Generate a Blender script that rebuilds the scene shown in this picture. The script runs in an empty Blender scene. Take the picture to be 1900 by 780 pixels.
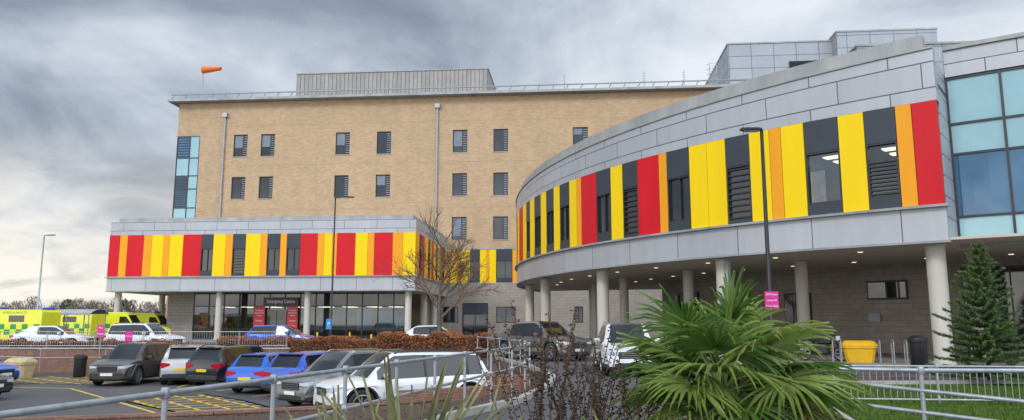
import bpy, bmesh, math, random
from mathutils import Vector, Matrix
random.seed(11)
R_=random.random
U_=random.uniform
scene=bpy.context.scene
COL=scene.collection
rad=math.radians
# ------------------------------------------------------------ materials
def newmat(name):
    m=bpy.data.materials.new(name); m.use_nodes=True
    nt=m.node_tree; b=nt.nodes['Principled BSDF']
    return m,nt,b
def mat(name,color,rough=.6,metal=0.,var=.18,vs=1.5,bump=0.,coat=0.,spec=None,streak=False):
    m,nt,b=newmat(name)
    N=nt.nodes.new; Lk=nt.links.new
    b.inputs['Roughness'].default_value=rough; b.inputs['Metallic'].default_value=metal
    if coat: b.inputs['Coat Weight'].default_value=coat; b.inputs['Coat Roughness'].default_value=.04
    if spec is not None: b.inputs['Specular IOR Level'].default_value=spec
    tc=N('ShaderNodeTexCoord'); nz=N('ShaderNodeTexNoise')
    nz.inputs['Scale'].default_value=vs; nz.inputs['Detail'].default_value=6; nz.inputs['Roughness'].default_value=.65
    if streak:
        mp=N('ShaderNodeMapping'); mp.inputs['Scale'].default_value=(1,1,.12)
        Lk(tc.outputs['Object'],mp.inputs['Vector']); Lk(mp.outputs[0],nz.inputs['Vector'])
    else: Lk(tc.outputs['Object'],nz.inputs['Vector'])
    mr=N('ShaderNodeMapRange'); mr.inputs[1].default_value=.3; mr.inputs[2].default_value=.7
    mr.inputs[3].default_value=1-var; mr.inputs[4].default_value=1+var
    Lk(nz.outputs['Fac'],mr.inputs[0])
    mx=N('ShaderNodeVectorMath'); mx.operation='SCALE'; mx.inputs[0].default_value=color[:3]
    Lk(mr.outputs[0],mx.inputs['Scale']); Lk(mx.outputs[0],b.inputs['Base Color'])
    if bump:
        n2=N('ShaderNodeTexNoise'); n2.inputs['Scale'].default_value=vs*12; n2.inputs['Detail'].default_value=4
        Lk(tc.outputs['Object'],n2.inputs['Vector'])
        bp=N('ShaderNodeBump'); bp.inputs['Strength'].default_value=bump; bp.inputs['Distance'].default_value=.03
        Lk(n2.outputs['Fac'],bp.inputs['Height']); Lk(bp.outputs[0],b.inputs['Normal'])
    return m
def brick(name,c1,c2,mortar,bw,bh,ms,off=.5,rough=.75,metal=0.,var=.12,vs=.25,bump=.2,streak=.0):
    m,nt,b=newmat(name); N=nt.nodes.new; Lk=nt.links.new
    b.inputs['Roughness'].default_value=rough; b.inputs['Metallic'].default_value=metal
    uv=N('ShaderNodeUVMap'); bt=N('ShaderNodeTexBrick')
    bt.inputs['Scale'].default_value=1; bt.inputs['Brick Width'].default_value=bw; bt.inputs['Row Height'].default_value=bh
    bt.inputs['Mortar Size'].default_value=ms; bt.inputs['Mortar Smooth'].default_value=.1; bt.offset=off
    bt.inputs['Color1'].default_value=(*c1,1); bt.inputs['Color2'].default_value=(*c2,1); bt.inputs['Mortar'].default_value=(*mortar,1)
    Lk(uv.outputs[0],bt.inputs['Vector'])
    def nz_(s,sy):
        nz=N('ShaderNodeTexNoise'); nz.inputs['Scale'].default_value=s; nz.inputs['Detail'].default_value=7; nz.inputs['Roughness'].default_value=.65
        mp=N('ShaderNodeMapping'); mp.inputs['Scale'].default_value=(1,sy,1)
        Lk(uv.outputs[0],mp.inputs['Vector']); Lk(mp.outputs[0],nz.inputs['Vector'])
        mr=N('ShaderNodeMapRange'); mr.inputs[1].default_value=.3; mr.inputs[2].default_value=.7
        mr.inputs[3].default_value=1-var; mr.inputs[4].default_value=1+var
        Lk(nz.outputs['Fac'],mr.inputs[0]); return mr.outputs[0]
    ml=N('ShaderNodeMath'); ml.operation='MULTIPLY'; Lk(nz_(vs,.35 if streak else 1),ml.inputs[0]); Lk(nz_(vs*5,.10 if streak else .5),ml.inputs[1])
    mx=N('ShaderNodeVectorMath'); mx.operation='SCALE'
    Lk(bt.outputs['Color'],mx.inputs[0]); Lk(ml.outputs[0],mx.inputs['Scale']); Lk(mx.outputs[0],b.inputs['Base Color'])
    if bump:
        bp=N('ShaderNodeBump'); bp.inputs['Strength'].default_value=bump; bp.inputs['Distance'].default_value=.02; bp.invert=True
        Lk(bt.outputs['Fac'],bp.inputs['Height']); Lk(bp.outputs[0],b.inputs['Normal'])
    return m
def emis(name,color,s):
    m,nt,b=newmat(name); b.inputs['Base Color'].default_value=(*color,1)
    b.inputs['Emission Color'].default_value=(*color,1); b.inputs['Emission Strength'].default_value=s
    return m
def seeglass(name,tint,f):
    m,nt,b=newmat(name); N=nt.nodes.new; Lk=nt.links.new
    out=nt.nodes['Material Output']; tr=N('ShaderNodeBsdfTransparent'); tr.inputs[0].default_value=(*tint,1)
    gl=N('ShaderNodeBsdfGlossy'); gl.inputs['Roughness'].default_value=.03; gl.inputs[0].default_value=(.9,.95,1,1)
    mx=N('ShaderNodeMixShader'); mx.inputs[0].default_value=f
    Lk(tr.outputs[0],mx.inputs[1]); Lk(gl.outputs[0],mx.inputs[2]); Lk(mx.outputs[0],out.inputs['Surface'])
    return m
def asphalt(name,c,patch):
    m,nt,b=newmat(name); N=nt.nodes.new; Lk=nt.links.new
    tc=N('ShaderNodeTexCoord')
    a=N('ShaderNodeTexNoise'); a.inputs['Scale'].default_value=.35; a.inputs['Detail'].default_value=8; a.inputs['Roughness'].default_value=.7
    g=N('ShaderNodeTexNoise'); g.inputs['Scale'].default_value=30; g.inputs['Detail'].default_value=3
    for n in(a,g): Lk(tc.outputs['Object'],n.inputs['Vector'])
    cr=N('ShaderNodeValToRGB'); cr.color_ramp.elements[0].position=.38; cr.color_ramp.elements[1].position=.64
    cr.color_ramp.elements[0].color=(*c,1); cr.color_ramp.elements[1].color=(*patch,1)
    Lk(a.outputs['Fac'],cr.inputs[0])
    mr=N('ShaderNodeMapRange'); mr.inputs[3].default_value=.7; mr.inputs[4].default_value=1.3; Lk(g.outputs['Fac'],mr.inputs[0])
    mx=N('ShaderNodeVectorMath'); mx.operation='SCALE'; Lk(cr.outputs[0],mx.inputs[0]); Lk(mr.outputs[0],mx.inputs['Scale'])
    Lk(mx.outputs[0],b.inputs['Base Color'])
    rr=N('ShaderNodeMapRange'); rr.inputs[1].default_value=.35; rr.inputs[2].default_value=.65; rr.inputs[3].default_value=.5; rr.inputs[4].default_value=.9; Lk(a.outputs['Fac'],rr.inputs[0]); Lk(rr.outputs[0],b.inputs['Roughness'])
    bp=N('ShaderNodeBump'); bp.inputs['Strength'].default_value=.3; bp.inputs['Distance'].default_value=.01
    Lk(g.outputs['Fac'],bp.inputs['Height']); Lk(bp.outputs[0],b.inputs['Normal'])
    return m
def leafmat(name,c1,c2,rough=.5,vs=6,trans=.25,spec=.4):
    m,nt,b=newmat(name); N=nt.nodes.new; Lk=nt.links.new
    tc=N('ShaderNodeTexCoord'); a=N('ShaderNodeTexNoise'); a.inputs['Scale'].default_value=vs; a.inputs['Detail'].default_value=4
    Lk(tc.outputs['Object'],a.inputs['Vector'])
    cr=N('ShaderNodeValToRGB'); cr.color_ramp.elements[0].position=.35; cr.color_ramp.elements[1].position=.65
    cr.color_ramp.elements[0].color=(*c1,1); cr.color_ramp.elements[1].color=(*c2,1)
    Lk(a.outputs['Fac'],cr.inputs[0]); Lk(cr.outputs[0],b.inputs['Base Color'])
    b.inputs['Roughness'].default_value=rough; b.inputs['Specular IOR Level'].default_value=spec
    if trans:
        out=nt.nodes['Material Output']; t=N('ShaderNodeBsdfTranslucent'); Lk(cr.outputs[0],t.inputs[0])
        mx=N('ShaderNodeMixShader'); mx.inputs[0].default_value=trans
        Lk(b.outputs[0],mx.inputs[1]); Lk(t.outputs[0],mx.inputs[2]); Lk(mx.outputs[0],out.inputs['Surface'])
    return m

M={}
M['brick']=brick('buff_brick',(.51,.345,.20),(.41,.27,.15),(.45,.355,.25),.45,.15,.012,var=.07,vs=.16,bump=.15)
M['band']=mat('brick_movement_joint',(.42,.30,.19),.8,var=.1)
M['block']=brick('grey_blockwork',(.34,.297,.255),(.29,.255,.218),(.17,.15,.135),.9,.3,.012,var=.08,vs=.3)
M['redbrick']=brick('red_brown_brick',(.25,.10,.06),(.17,.07,.045),(.22,.19,.16),.23,.075,.008,var=.25,vs=.8)
M['clad']=brick('silver_cladding',(.43,.445,.48),(.385,.40,.435),(.10,.10,.11),3.1,.80,.022,off=.37,rough=.45,metal=.2,var=.06,vs=.35,bump=.5,streak=1)
M['clad2']=brick('silver_fascia_cladding',(.44,.455,.485),(.395,.41,.44),(.12,.12,.13),3.4,2.2,.022,off=0,rough=.45,metal=.2,var=.06,vs=.35,bump=.5,streak=1)
M['coping']=mat('weathered_coping',(.32,.33,.33),.6,.1,var=.25,vs=.8,streak=True)
M['corr']=brick('corrugated_sheet',(.32,.30,.285),(.26,.25,.24),(.13,.13,.13),.55,30,.05,off=0,rough=.6,metal=.05,var=.1,vs=.4,bump=.9)
M['plant']=brick('plant_room_cladding',(.35,.37,.405),(.31,.33,.365),(.12,.13,.14),2.6,1.5,.04,off=0,rough=.5,metal=.2,var=.06,vs=.15)
M['red']=mat('red_panel',(.62,.008,.018),.5,var=.07,vs=.7,streak=True,spec=.25)
M['yellow']=mat('yellow_panel',(.90,.62,.003),.5,var=.05,vs=.7,streak=True,spec=.22)
M['orange']=mat('orange_panel',(.86,.35,.015),.5,var=.06,vs=.7,streak=True,spec=.22)
M['dark']=mat('slate_grey_panel',(.040,.049,.062),.5,var=.12,vs=.7,spec=.35)
M['black']=mat('black_trim',(.012,.012,.013),.45,var=.1)
M['frame']=mat('dark_frame',(.022,.025,.03),.4,var=.1)
M['slat']=mat('pale_slat',(.27,.31,.35),.4,var=.1)
M['blind']=mat('window_blind',(.16,.20,.25),.5,var=.15)
M['glass']=mat('dark_glass',(.018,.024,.03),.04,var=.3,vs=.6,spec=.7)
M['bglass']=mat('blue_clear_glass',(.035,.115,.21),.04,.25,var=.4,vs=.25,spec=.9)
M['cglass']=mat('frosted_cyan_glass',(.29,.48,.53),.15,.12,var=.10,vs=.3)
M['see']=seeglass('clear_window_glass',(.66,.72,.76),.06)
M['soffit']=mat('beige_soffit',(.54,.47,.40),.7,var=.08)
M['conc']=mat('pale_concrete',(.42,.40,.36),.75,var=.12,vs=1.2,bump=.1)
M['colm']=mat('painted_column',(.54,.51,.45),.6,var=.14,vs=1,streak=True)
M['galv']=mat('galvanised_steel',(.36,.385,.41),.42,.5,var=.22,vs=6)
M['lampblack']=mat('black_painted_steel',(.015,.016,.018),.4,.2,var=.1)
M['asph']=asphalt('asphalt_road',(.052,.053,.057),(.09,.09,.093))
M['asphp']=asphalt('asphalt_car_park',(.055,.055,.059),(.10,.10,.102))
M['grass']=leafmat('grass_ground',(.045,.09,.012),(.08,.13,.02),.9,2.5,0,.1)
M['field']=leafmat('far_field',(.06,.07,.03),(.10,.09,.05),.9,.05,0)
M['mulch']=mat('bark_mulch',(.085,.055,.04),.9,var=.6,vs=5,bump=.9)
M['pave']=brick('paving_blocks',(.32,.28,.25),(.27,.24,.22),(.15,.14,.13),.4,.2,.01,var=.12,vs=.6,bump=.2)
M['kerb']=mat('kerb_stone',(.34,.33,.31),.8,var=.25,vs=3,bump=.15)
M['ypaint']=mat('yellow_road_paint',(.64,.42,.05),.7,var=.4,vs=4)
M['wpaint']=mat('white_road_paint',(.5,.5,.48),.7,var=.3,vs=4)
M['rpaint']=mat('red_road_paint',(.55,.10,.12),.7,var=.25,vs=3)
M['bark']=mat('tree_bark',(.12,.10,.08),.9,var=.35,vs=6,bump=.4)
M['twig']=mat('twig_bark',(.15,.10,.07),.9,var=.3,vs=5)
M['rtwig']=mat('far_wood_twigs',(.19,.15,.12),.9,var=.35,vs=.2)
M['fgreen']=mat('far_wood_evergreen',(.06,.08,.045),.9,var=.35,vs=.2)
M['hedge']=leafmat('beech_hedge_leaves',(.22,.075,.03),(.40,.17,.065),.7,3,.2)
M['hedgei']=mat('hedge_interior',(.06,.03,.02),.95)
M['litter']=mat('fallen_brown_leaves',(.17,.085,.045),.85,var=.4,vs=4)
M['palm']=leafmat('palm_leaf',(.065,.15,.025),(.13,.23,.045),.45,5,.3)
M['palm2']=leafmat('palm_leaf_pale',(.17,.27,.05),(.30,.37,.10),.45,5,.35)
M['palmd']=leafmat('palm_leaf_old',(.26,.22,.08),(.12,.14,.04),.6,5,.2)
M['phor']=leafmat('sword_leaf',(.11,.14,.06),(.26,.24,.11),.45,8,.2)
M['dry']=mat('dried_stalk',(.085,.055,.038),.9,var=.4,vs=8)
M['conif']=leafmat('conifer_needles',(.03,.07,.02),(.085,.15,.04),.6,4,.2)
M['conif2']=leafmat('conifer_new_needles',(.12,.20,.05),(.18,.26,.08),.6,4,.25)
M['shrub']=leafmat('shrub_leaf',(.05,.10,.02),(.22,.26,.05),.5,4,.25)
M['tyre']=mat('tyre_rubber',(.014,.014,.015),.8,var=.2,vs=8)
M['rim']=mat('alloy_rim',(.45,.46,.48),.3,.8,var=.1)
M['rimd']=mat('dark_alloy_rim',(.06,.06,.065),.3,.7,var=.1)
M['cglas']=mat('car_window_glass',(.012,.015,.018),.03,var=.2,spec=.8)
M['lens']=mat('headlight_lens',(.62,.66,.72),.1,.1,var=.2,vs=12,coat=1)
M['tail']=mat('tail_light_lens',(.42,.008,.012),.12,var=.2,vs=10,coat=1)
M['pw']=mat('white_plate',(.75,.75,.72),.4,var=.03)
M['py']=mat('yellow_plate',(.75,.55,.03),.4,var=.03)
M['chrome']=mat('chrome_trim',(.6,.61,.62),.15,.9,var=.1)
M['clad3']=mat('plastic_cladding',(.03,.03,.032),.65,var=.15)
M['white']=mat('white_letters',(.8,.8,.8),.5,var=.02)
M['magenta']=mat('magenta_sign',(.66,.015,.28),.4,var=.05)
M['bluesign']=mat('blue_sign',(.03,.25,.62),.4,var=.05)
M['redsign']=mat('red_banner',(.62,.03,.05),.4,var=.06)
M['amby']=mat('ambulance_yellow',(.78,.78,.03),.35,var=.05,coat=.6)
M['ambg']=mat('ambulance_green',(.02,.28,.08),.35,var=.05,coat=.6)
M['beacon']=mat('blue_beacon',(.02,.10,.6),.15,var=.05,coat=1)
M['gritp']=mat('yellow_plastic',(.74,.42,.01),.5,var=.14,vs=3)
M['cream']=mat('cream_plastic',(.50,.40,.22),.6,var=.15,vs=3)
M['sock']=mat('orange_windsock',(.80,.16,.02),.7,var=.1)
M['roof']=mat('flat_roof_felt',(.16,.16,.17),.9,var=.2,vs=.5)
M['interior']=mat('dim_interior',(.13,.12,.105),.9,var=.5,vs=.7)
M['room']=mat('dark_room',(.045,.045,.045),.9,var=.4,vs=.7)
M['warm']=emis('ceiling_light_panel',(1.,.78,.45),3.5)
M['down']=emis('downlight_lamp',(1.,.85,.6),.9)

# ------------------------------------------------------------ mesh builder
class MB:
    def __init__(s,T=None,us=1.): s.v=[];s.f=[];s.m=[];s.uv=[];s.T=T;s.us=us
    def face(s,pts,m=0,uv=None):
        i=len(s.v); s.v.extend([tuple(p) for p in pts]); s.f.append(tuple(range(i,i+len(pts)))); s.m.append(m); s.uv.append(uv)
    def box(s,a0,a1,b0,b1,z0,z1,m=0,seg=1):
        us=s.us
        for k in range(seg):
            p=a0+(a1-a0)*k/seg; q=a0+(a1-a0)*(k+1)/seg
            s.face([(p,b0,z0),(q,b0,z0),(q,b0,z1),(p,b0,z1)],m,[(p*us,z0),(q*us,z0),(q*us,z1),(p*us,z1)])
            s.face([(q,b1,z0),(p,b1,z0),(p,b1,z1),(q,b1,z1)],m,[(q*us,z0),(p*us,z0),(p*us,z1),(q*us,z1)])
            s.face([(p,b0,z1),(q,b0,z1),(q,b1,z1),(p,b1,z1)],m,[(p*us,b0),(q*us,b0),(q*us,b1),(p*us,b1)])
            s.face([(p,b1,z0),(q,b1,z0),(q,b0,z0),(p,b0,z0)],m,[(p*us,b1),(q*us,b1),(q*us,b0),(p*us,b0)])
        s.face([(a0,b1,z0),(a0,b0,z0),(a0,b0,z1),(a0,b1,z1)],m,[(b1,z0),(b0,z0),(b0,z1),(b1,z1)])
        s.face([(a1,b0,z0),(a1,b1,z0),(a1,b1,z1),(a1,b0,z1)],m,[(b0,z0),(b1,z0),(b1,z1),(b0,z1)])
    def ring(s,p0,p1,r0,r1,n=8,m=0,caps=True):
        p0=Vector(p0);p1=Vector(p1);d=(p1-p0)
        if d.length<1e-6: return
        d.normalize(); x=d.orthogonal().normalized(); y=d.cross(x)
        A=[p0+(x*math.cos(2*math.pi*k/n)+y*math.sin(2*math.pi*k/n))*r0 for k in range(n)]
        B=[p1+(x*math.cos(2*math.pi*k/n)+y*math.sin(2*math.pi*k/n))*r1 for k in range(n)]
        i=len(s.v); s.v.extend([tuple(q) for q in A+B])
        for k in range(n):
            j=(k+1)%n; s.f.append((i+k,i+j,i+n+j,i+n+k)); s.m.append(m); s.uv.append(None)
        if caps:
            s.f.append(tuple(i+k for k in range(n-1,-1,-1))); s.m.append(m); s.uv.append(None)
            s.f.append(tuple(i+n+k for k in range(n))); s.m.append(m); s.uv.append(None)
    def tube(s,pts,r,n=8,m=0):
        for a,b in zip(pts[:-1],pts[1:]): s.ring(a,b,r,r,n,m)
    def lathe(s,prof,n=24,m=0,axis='z',c=(0,0,0)):
        i=len(s.v); c=Vector(c)
        for r,h in prof:
            for k in range(n):
                t=2*math.pi*k/n; x,y=r*math.cos(t),r*math.sin(t)
                p=Vector((x,y,h)) if axis=='z' else Vector((x,h,y))
                s.v.append(tuple(c+p))
        for a in range(len(prof)-1):
            for k in range(n):
                j=(k+1)%n; s.f.append((i+a*n+k,i+a*n+j,i+(a+1)*n+j,i+(a+1)*n+k)); s.m.append(m); s.uv.append(None)
    def obj(s,name,mats,parent=None,local=False,smooth=None,merge=False,label=None):
        V=s.v
        if s.T: V=[s.T(*p) for p in V]
        me=bpy.data.meshes.new(name); me.from_pydata(V,[],s.f)
        if not isinstance(mats,(list,tuple)): mats=[mats]
        for k in mats: me.materials.append(M[k] if isinstance(k,str) else k)
        me.polygons.foreach_set('material_index',s.m)
        if any(u for u in s.uv):
            uvl=me.uv_layers.new(name='UVMap'); flat=[]
            for f,u in zip(s.f,s.uv):
                if u is None:
                    for _ in f: flat+= [0,0]
                else:
                    for q in u: flat+=[q[0],q[1]]
            uvl.data.foreach_set('uv',flat)
        if merge:
            bm=bmesh.new(); bm.from_mesh(me); bmesh.ops.remove_doubles(bm,verts=bm.verts,dist=1e-4)
            bmesh.ops.recalc_face_normals(bm,faces=bm.faces); bm.to_mesh(me); bm.free()
        if smooth is not None:
            me.polygons.foreach_set('use_smooth',[True]*len(me.polygons)); me.set_sharp_from_angle(angle=rad(smooth))
        me.update()
        o=bpy.data.objects.new(name,me); COL.objects.link(o)
        if parent:
            o.parent=parent
            if not local: o.location=-parent.location
        if label: o['label']=label
        return o
def thing(name,label,cat,loc=(0,0,0),yaw=0.,group=None):
    e=bpy.data.objects.new(name,None); e.empty_display_size=.3; e.location=loc; e.rotation_euler=(0,0,yaw)
    e['label']=label; e['category']=cat
    if group: e['group']=group
    COL.objects.link(e); return e
def text(parent,body,loc,size,mt,rz=0.,name='lettering',align='CENTER'):
    c=bpy.data.curves.new(name,'FONT'); c.body=body; c.size=size; c.align_x=align; c.align_y='CENTER'; c.extrude=.004
    t=bpy.data.objects.new('tmp',c); COL.objects.link(t); bpy.context.view_layer.update()
    me=bpy.data.meshes.new_from_object(t.evaluated_get(bpy.context.evaluated_depsgraph_get()))
    bpy.data.objects.remove(t); me.materials.clear(); me.materials.append(M[mt])
    o=bpy.data.objects.new(name,me); COL.objects.link(o); o.rotation_euler=(math.pi/2,0,rz)
    o.parent=parent; o.location=Vector(loc)-(parent.location if parent else Vector((0,0,0)))
    return o
def one(parent,nm,mt,T,us,*a):
    mb=MB(T,us); mb.box(*a); return mb.obj(nm,mt,parent)

# site frames -------------------------------------------------------------
EX,EY=math.cos(rad(5)),math.sin(rad(5))
def TM(a,b,z): return (a*EX+b*EY,-a*EY+b*EX,z)
def a_of(px,b,d=.995):
    t=(px-950)/1400/d; Y=b/(EX+EY*t); return Y*(EX*t-EY)
CX,CY,RD=41.1,59.5,40.7
def TD(a,b,z):
    r=RD+ -b; t=rad(a); return (CX+r*math.cos(t),CY+r*math.sin(t),z)
def ang_of(px,d=.985):
    t=(px-950)/1400/d; n=math.hypot(t,1); dx,dy=t/n,1/n
    bq=dx*CX+dy*CY; cc=CX*CX+CY*CY-RD*RD; disc=max(bq*bq-cc,0); s=bq-math.sqrt(disc)
    return math.degrees(math.atan2(dy*s-CY,dx*s-CX))%360
DU=RD*math.pi/180

Z_SOF,Z_PB,Z_PT,Z_TOP=4.71,6.04,10.0,11.65
def TDR(a,b,z):
    # parapet that climbs gently round the curve
    return TD(a,b,z+((a-207)/25*.42 if z>Z_PT+.5 else 0))
COLS={'r':'red','y':'yellow','o':'orange'}
def facade(parent,T,us,seq,z0,z1,b=0.):
    g=.012/us
    for i,(a0,a1,k) in enumerate(seq):
        sg=max(1,int((a1-a0)*us/.8)) if us<1 else 1
        if k in COLS:
            one(parent,'cladding_panel',COLS[k],T,us,a0+g,a1-g,b-.07,b-.002,z0,z1,0,sg)
        else:
            H=z1-z0; wz0=z0+(.45 if k!='w' else .12); wz1=z0+H*.66
            one(parent,'spandrel_panel','dark',T,us,a0+g,a1-g,b-.07,b-.002,wz1,z1,0,sg)
            one(parent,'spandrel_panel','dark',T,us,a0+g,a1-g,b-.07,b-.002,z0,wz0,0,sg)
            fr=.07/us
            mb=MB(T,us)
            mb.box(a0+g,a0+fr,b-.05,b+.2,wz0,wz1); mb.box(a1-fr,a1-g,b-.05,b+.2,wz0,wz1)
            mb.box(a0+fr,a1-fr,b-.05,b+.2,wz1-.07,wz1-.002); mb.box(a0+fr,a1-fr,b-.05,b+.2,wz0+.002,wz0+.07)
            lit=(k=='l' or k=='k')
            mb.box(a0+fr,a1-fr,b+.08,b+.1,wz0+.07,wz1-.07,1,sg)
            if k in 'wk':
                n=9
                for j in range(n):
                    zz=wz0+.15+(wz1-wz0-(.3 if k=='w' else .9))*j/(n-1); mb.box(a0+fr,a1-fr,b-.02,b+.05,zz-.035,zz+.03,0)
            elif k=='v':
                am=a0+(a1-a0)*.55; mb.box(am-.02/us,am+.02/us,b-.02,b+.075,wz0+.07,wz1-.07,0)
            if lit:
                mb.box(a0-.5/us,a1+.5/us,b+3.0,b+3.05,wz0-.3,wz1+.35,2,sg)
                mb.box(a0-.5/us,a1+.5/us,b+.35,b+3.0,wz1+.0,wz1+.05,2,sg)
                mb.box(a0-.5/us,a1+.5/us,b+.35,b+3.0,wz0-.3,wz0-.25,2,sg)
                for j in range(2):
                    bb=b+1.0+1.1*j; mb.box(a0+.3/us,a0+1.2/us,bb,bb+.5,wz1-.05,wz1-.01,3)
            mb.obj('window',['frame','see' if lit else 'glass','room','warm'],parent)
def wall_holes(mb,a0,a1,z0,z1,b,holes,m=0,reveal=.25,mr=None):
    if mr is None: mr=m
    As=sorted({a0,a1}|{h[0] for h in holes}|{h[1] for h in holes}); Zs=sorted({z0,z1}|{h[2] for h in holes}|{h[3] for h in holes})
    As=[a for a in As if a0<=a<=a1]; Zs=[z for z in Zs if z0<=z<=z1]
    for p,q in zip(As[:-1],As[1:]):
        for r,t in zip(Zs[:-1],Zs[1:]):
            ca,cz=(p+q)/2,(r+t)/2
            if any(h[0]<ca<h[1] and h[2]<cz<h[3] for h in holes): continue
            mb.face([(p,b,r),(q,b,r),(q,b,t),(p,b,t)],m,[(p,r),(q,r),(q,t),(p,t)])
    for h in holes:
        p,q,r,t=h; c=b+reveal
        for F,UV in (([(p,b,r),(p,b,t),(p,c,t),(p,c,r)],[(b,r),(b,t),(c,t),(c,r)]),([(q,b,r),(q,c,r),(q,c,t),(q,b,t)],[(b,r),(c,r),(c,t),(b,t)]),
                     ([(p,b,t),(q,b,t),(q,c,t),(p,c,t)],[(p,b),(q,b),(q,c),(p,c)]),([(p,b,r),(p,c,r),(q,c,r),(q,b,r)],[(p,b),(p,c),(q,c),(q,b)])):
            mb.face(F,mr,UV)

# ============================================================ MAIN BRICK BLOCK
B0=85.5
main=thing('hospital_block','tall buff brick hospital block with flat roof and plant rooms','hospital building',TM(-5,B0,0))
wins=[]
cols=[-40.3,-36.9,-27.7,-22.7,-13.6,-8.8,.46,5.3]
for a in cols:
    for (zb,zt) in ((21.45,24.15),(16.3,18.95),(11.15,13.8)):
        if zb<12 and a<-15: continue
        if a>5 and zt>24: continue
        wins.append((a-.86,a+.86,zb,zt))
mb=MB(TM)
gl=(-48.29,-45.4,11.0,24.1)
wall_holes(mb,-48.3,46,0,28.2,B0,wins+[gl])
mb.face([(-48.3,B0+32,0),(-48.3,B0,0),(-48.3,B0,28.2),(-48.3,B0+32,28.2)],0,[(32,0),(0,0),(0,28.2),(32,28.2)])
mb.face([(46,B0,0),(46,B0+32,0),(46,B0+32,28.2),(46,B0,28.2)],0,[(0,0),(32,0),(32,28.2),(0,28.2)])
mb.obj('wall','brick',main)
for z in (14.9,20.3,25.2): one(main,'movement_joint','band',TM,1,-45.3,46,B0-.012,B0-.002,z,z+.07)
for a in (-42.95,-30.8,-18.6,-3.5): one(main,'movement_joint','band',TM,1,a,a+.05,B0-.014,B0-.013,11,28.15)
one(main,'roof','coping',TM,1,-49.3,47,B0-1.0,B0+33,28.22,28.5)
mb=MB(TM)
for k in range(58):
    a=-49+k*1.65; mb.ring((a,B0-.7,28.5),(a+.35,B0-.7,29.1),.07,.07,5)
mb.ring((-49,B0-.7,29.1),(46,B0-.7,29.1),.08,.08,6)
mb.obj('roof_rail','galv',main)
def win_main(w):
    a0,a1,z0,z1=w; b=B0+.14
    mb=MB(TM); f=.09
    mb.box(a0,a0+f,b,b+.1,z0,z1);mb.box(a1-f,a1,b,b+.1,z0,z1);mb.box(a0+f,a1-f,b,b+.1,z1-f,z1);mb.box(a0+f,a1-f,b,b+.1,z0,z0+f)
    am=a0+(a1-a0)*.66; mb.box(am-.05,am+.05,b,b+.1,z0+f,z1-f)
    mb.box(a0+f,a1-f,b+.05,b+.07,z0+f,z1-f,1)
    for j in range(9):
        zz=z0+.25+(z1-z0-.5)*j/8; mb.box(am+.06,a1-f,b+.01,b+.04,zz-.03,zz+.03,2)
    if R_()<.5: mb.box(a0+f,am-.05,b+.045,b+.049,z1-U_(.8,2.2),z1-f,3)
    mb.obj('window',['frame','glass','slat','blind'],main)
    one(main,'window_sill','coping',TM,1,a0-.05,a1+.05,B0-.05,B0-.003,z0-.1,z0-.01)
for w in wins: win_main(w)
mb=MB(TM)
zs=[11,13.2,15.3,17.6,19.2,21.4,24.1]
mb.box(-48.29,-48.19,B0+.02,B0+.15,11,24.1);mb.box(-45.5,-45.4,B0+.02,B0+.15,11,24.1);mb.box(-46.7,-46.6,B0+.02,B0+.15,11,24.1)
for z in zs: mb.box(-48.19,-45.5,B0+.01,B0+.13,z-.05,z+.05)
for i,(z0,z1) in enumerate(zip(zs[:-1],zs[1:])):
    for (p,q) in ((-48.19,-46.7),(-46.6,-45.5)):
        lou=(p<-47 and i in (2,3,5))
        mb.box(p,q,B0+.08,B0+.1,z0+.05,z1-.05,2 if lou else 1)
        if lou:
            for j in range(8):
                zz=z0+.2+(z1-z0-.4)*j/7; mb.box(p,q,B0+.03,B0+.07,zz-.05,zz+.04,0)
mb.obj('curtain_wall',['frame','cglass','bglass'],main)
for a,zt in ((-42.3,26.3),(-16.3,26.8)):
    mb=MB(TM); mb.ring((a,B0-.18,9),(a,B0-.18,zt),.11,.11,8); mb.box(a-.28,a+.28,B0-.4,B0-.01,zt,zt+.5)
    for z in range(11,26,3): mb.box(a-.16,a+.16,B0-.2,B0-.004,z,z+.12)
    mb.obj('downpipe','galv',main,smooth=40)
one(main,'plant_room','corr',TM,1,-37.4,-11.5,95,106,28.5,34.8)
one(main,'plant_room_coping','coping',TM,1,-37.5,-11.4,94.9,106.1,34.8,34.95)
for (a0,a1,b0,b1,z0,z1) in ((18.1,30.1,88,104,28.5,34.5),(30.1,41.2,86.2,102,28.5,34.9)):
    one(main,'plant_room','plant',TM,1,a0,a1,b0,b1,z0,z1)
    one(main,'plant_room_coping','coping',TM,1,a0-.08,a1+.08,b0-.08,b1+.08,z1+.003,z1+.18)
mb=MB(TM); mb.box(25.1,29.4,87.9,87.99,30.3,32.2,0)
for j in range(12): mb.box(25.1,29.4,87.8,87.9,30.35+j*.155,30.42+j*.155,1)
mb.obj('louvre_vent',['black','frame'],main)
mb=MB(TM)
for a in (15.6,16.4): mb.ring((a,B0+1,28.5),(a,B0+1,31.6),.04,.04,5)
for j in range(10): mb.ring((15.6,B0+1,28.7+j*.3),(16.4,B0+1,28.7+j*.3),.025,.025,4)
for j in range(4):
    pts=[(16+.7*math.cos(t*math.pi/6),B0+1-.7*math.sin(t*math.pi/6),29.7+j*.6) for t in range(7)]; mb.tube(pts,.03,4)
mb.obj('access_ladder','galv',main)
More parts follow.
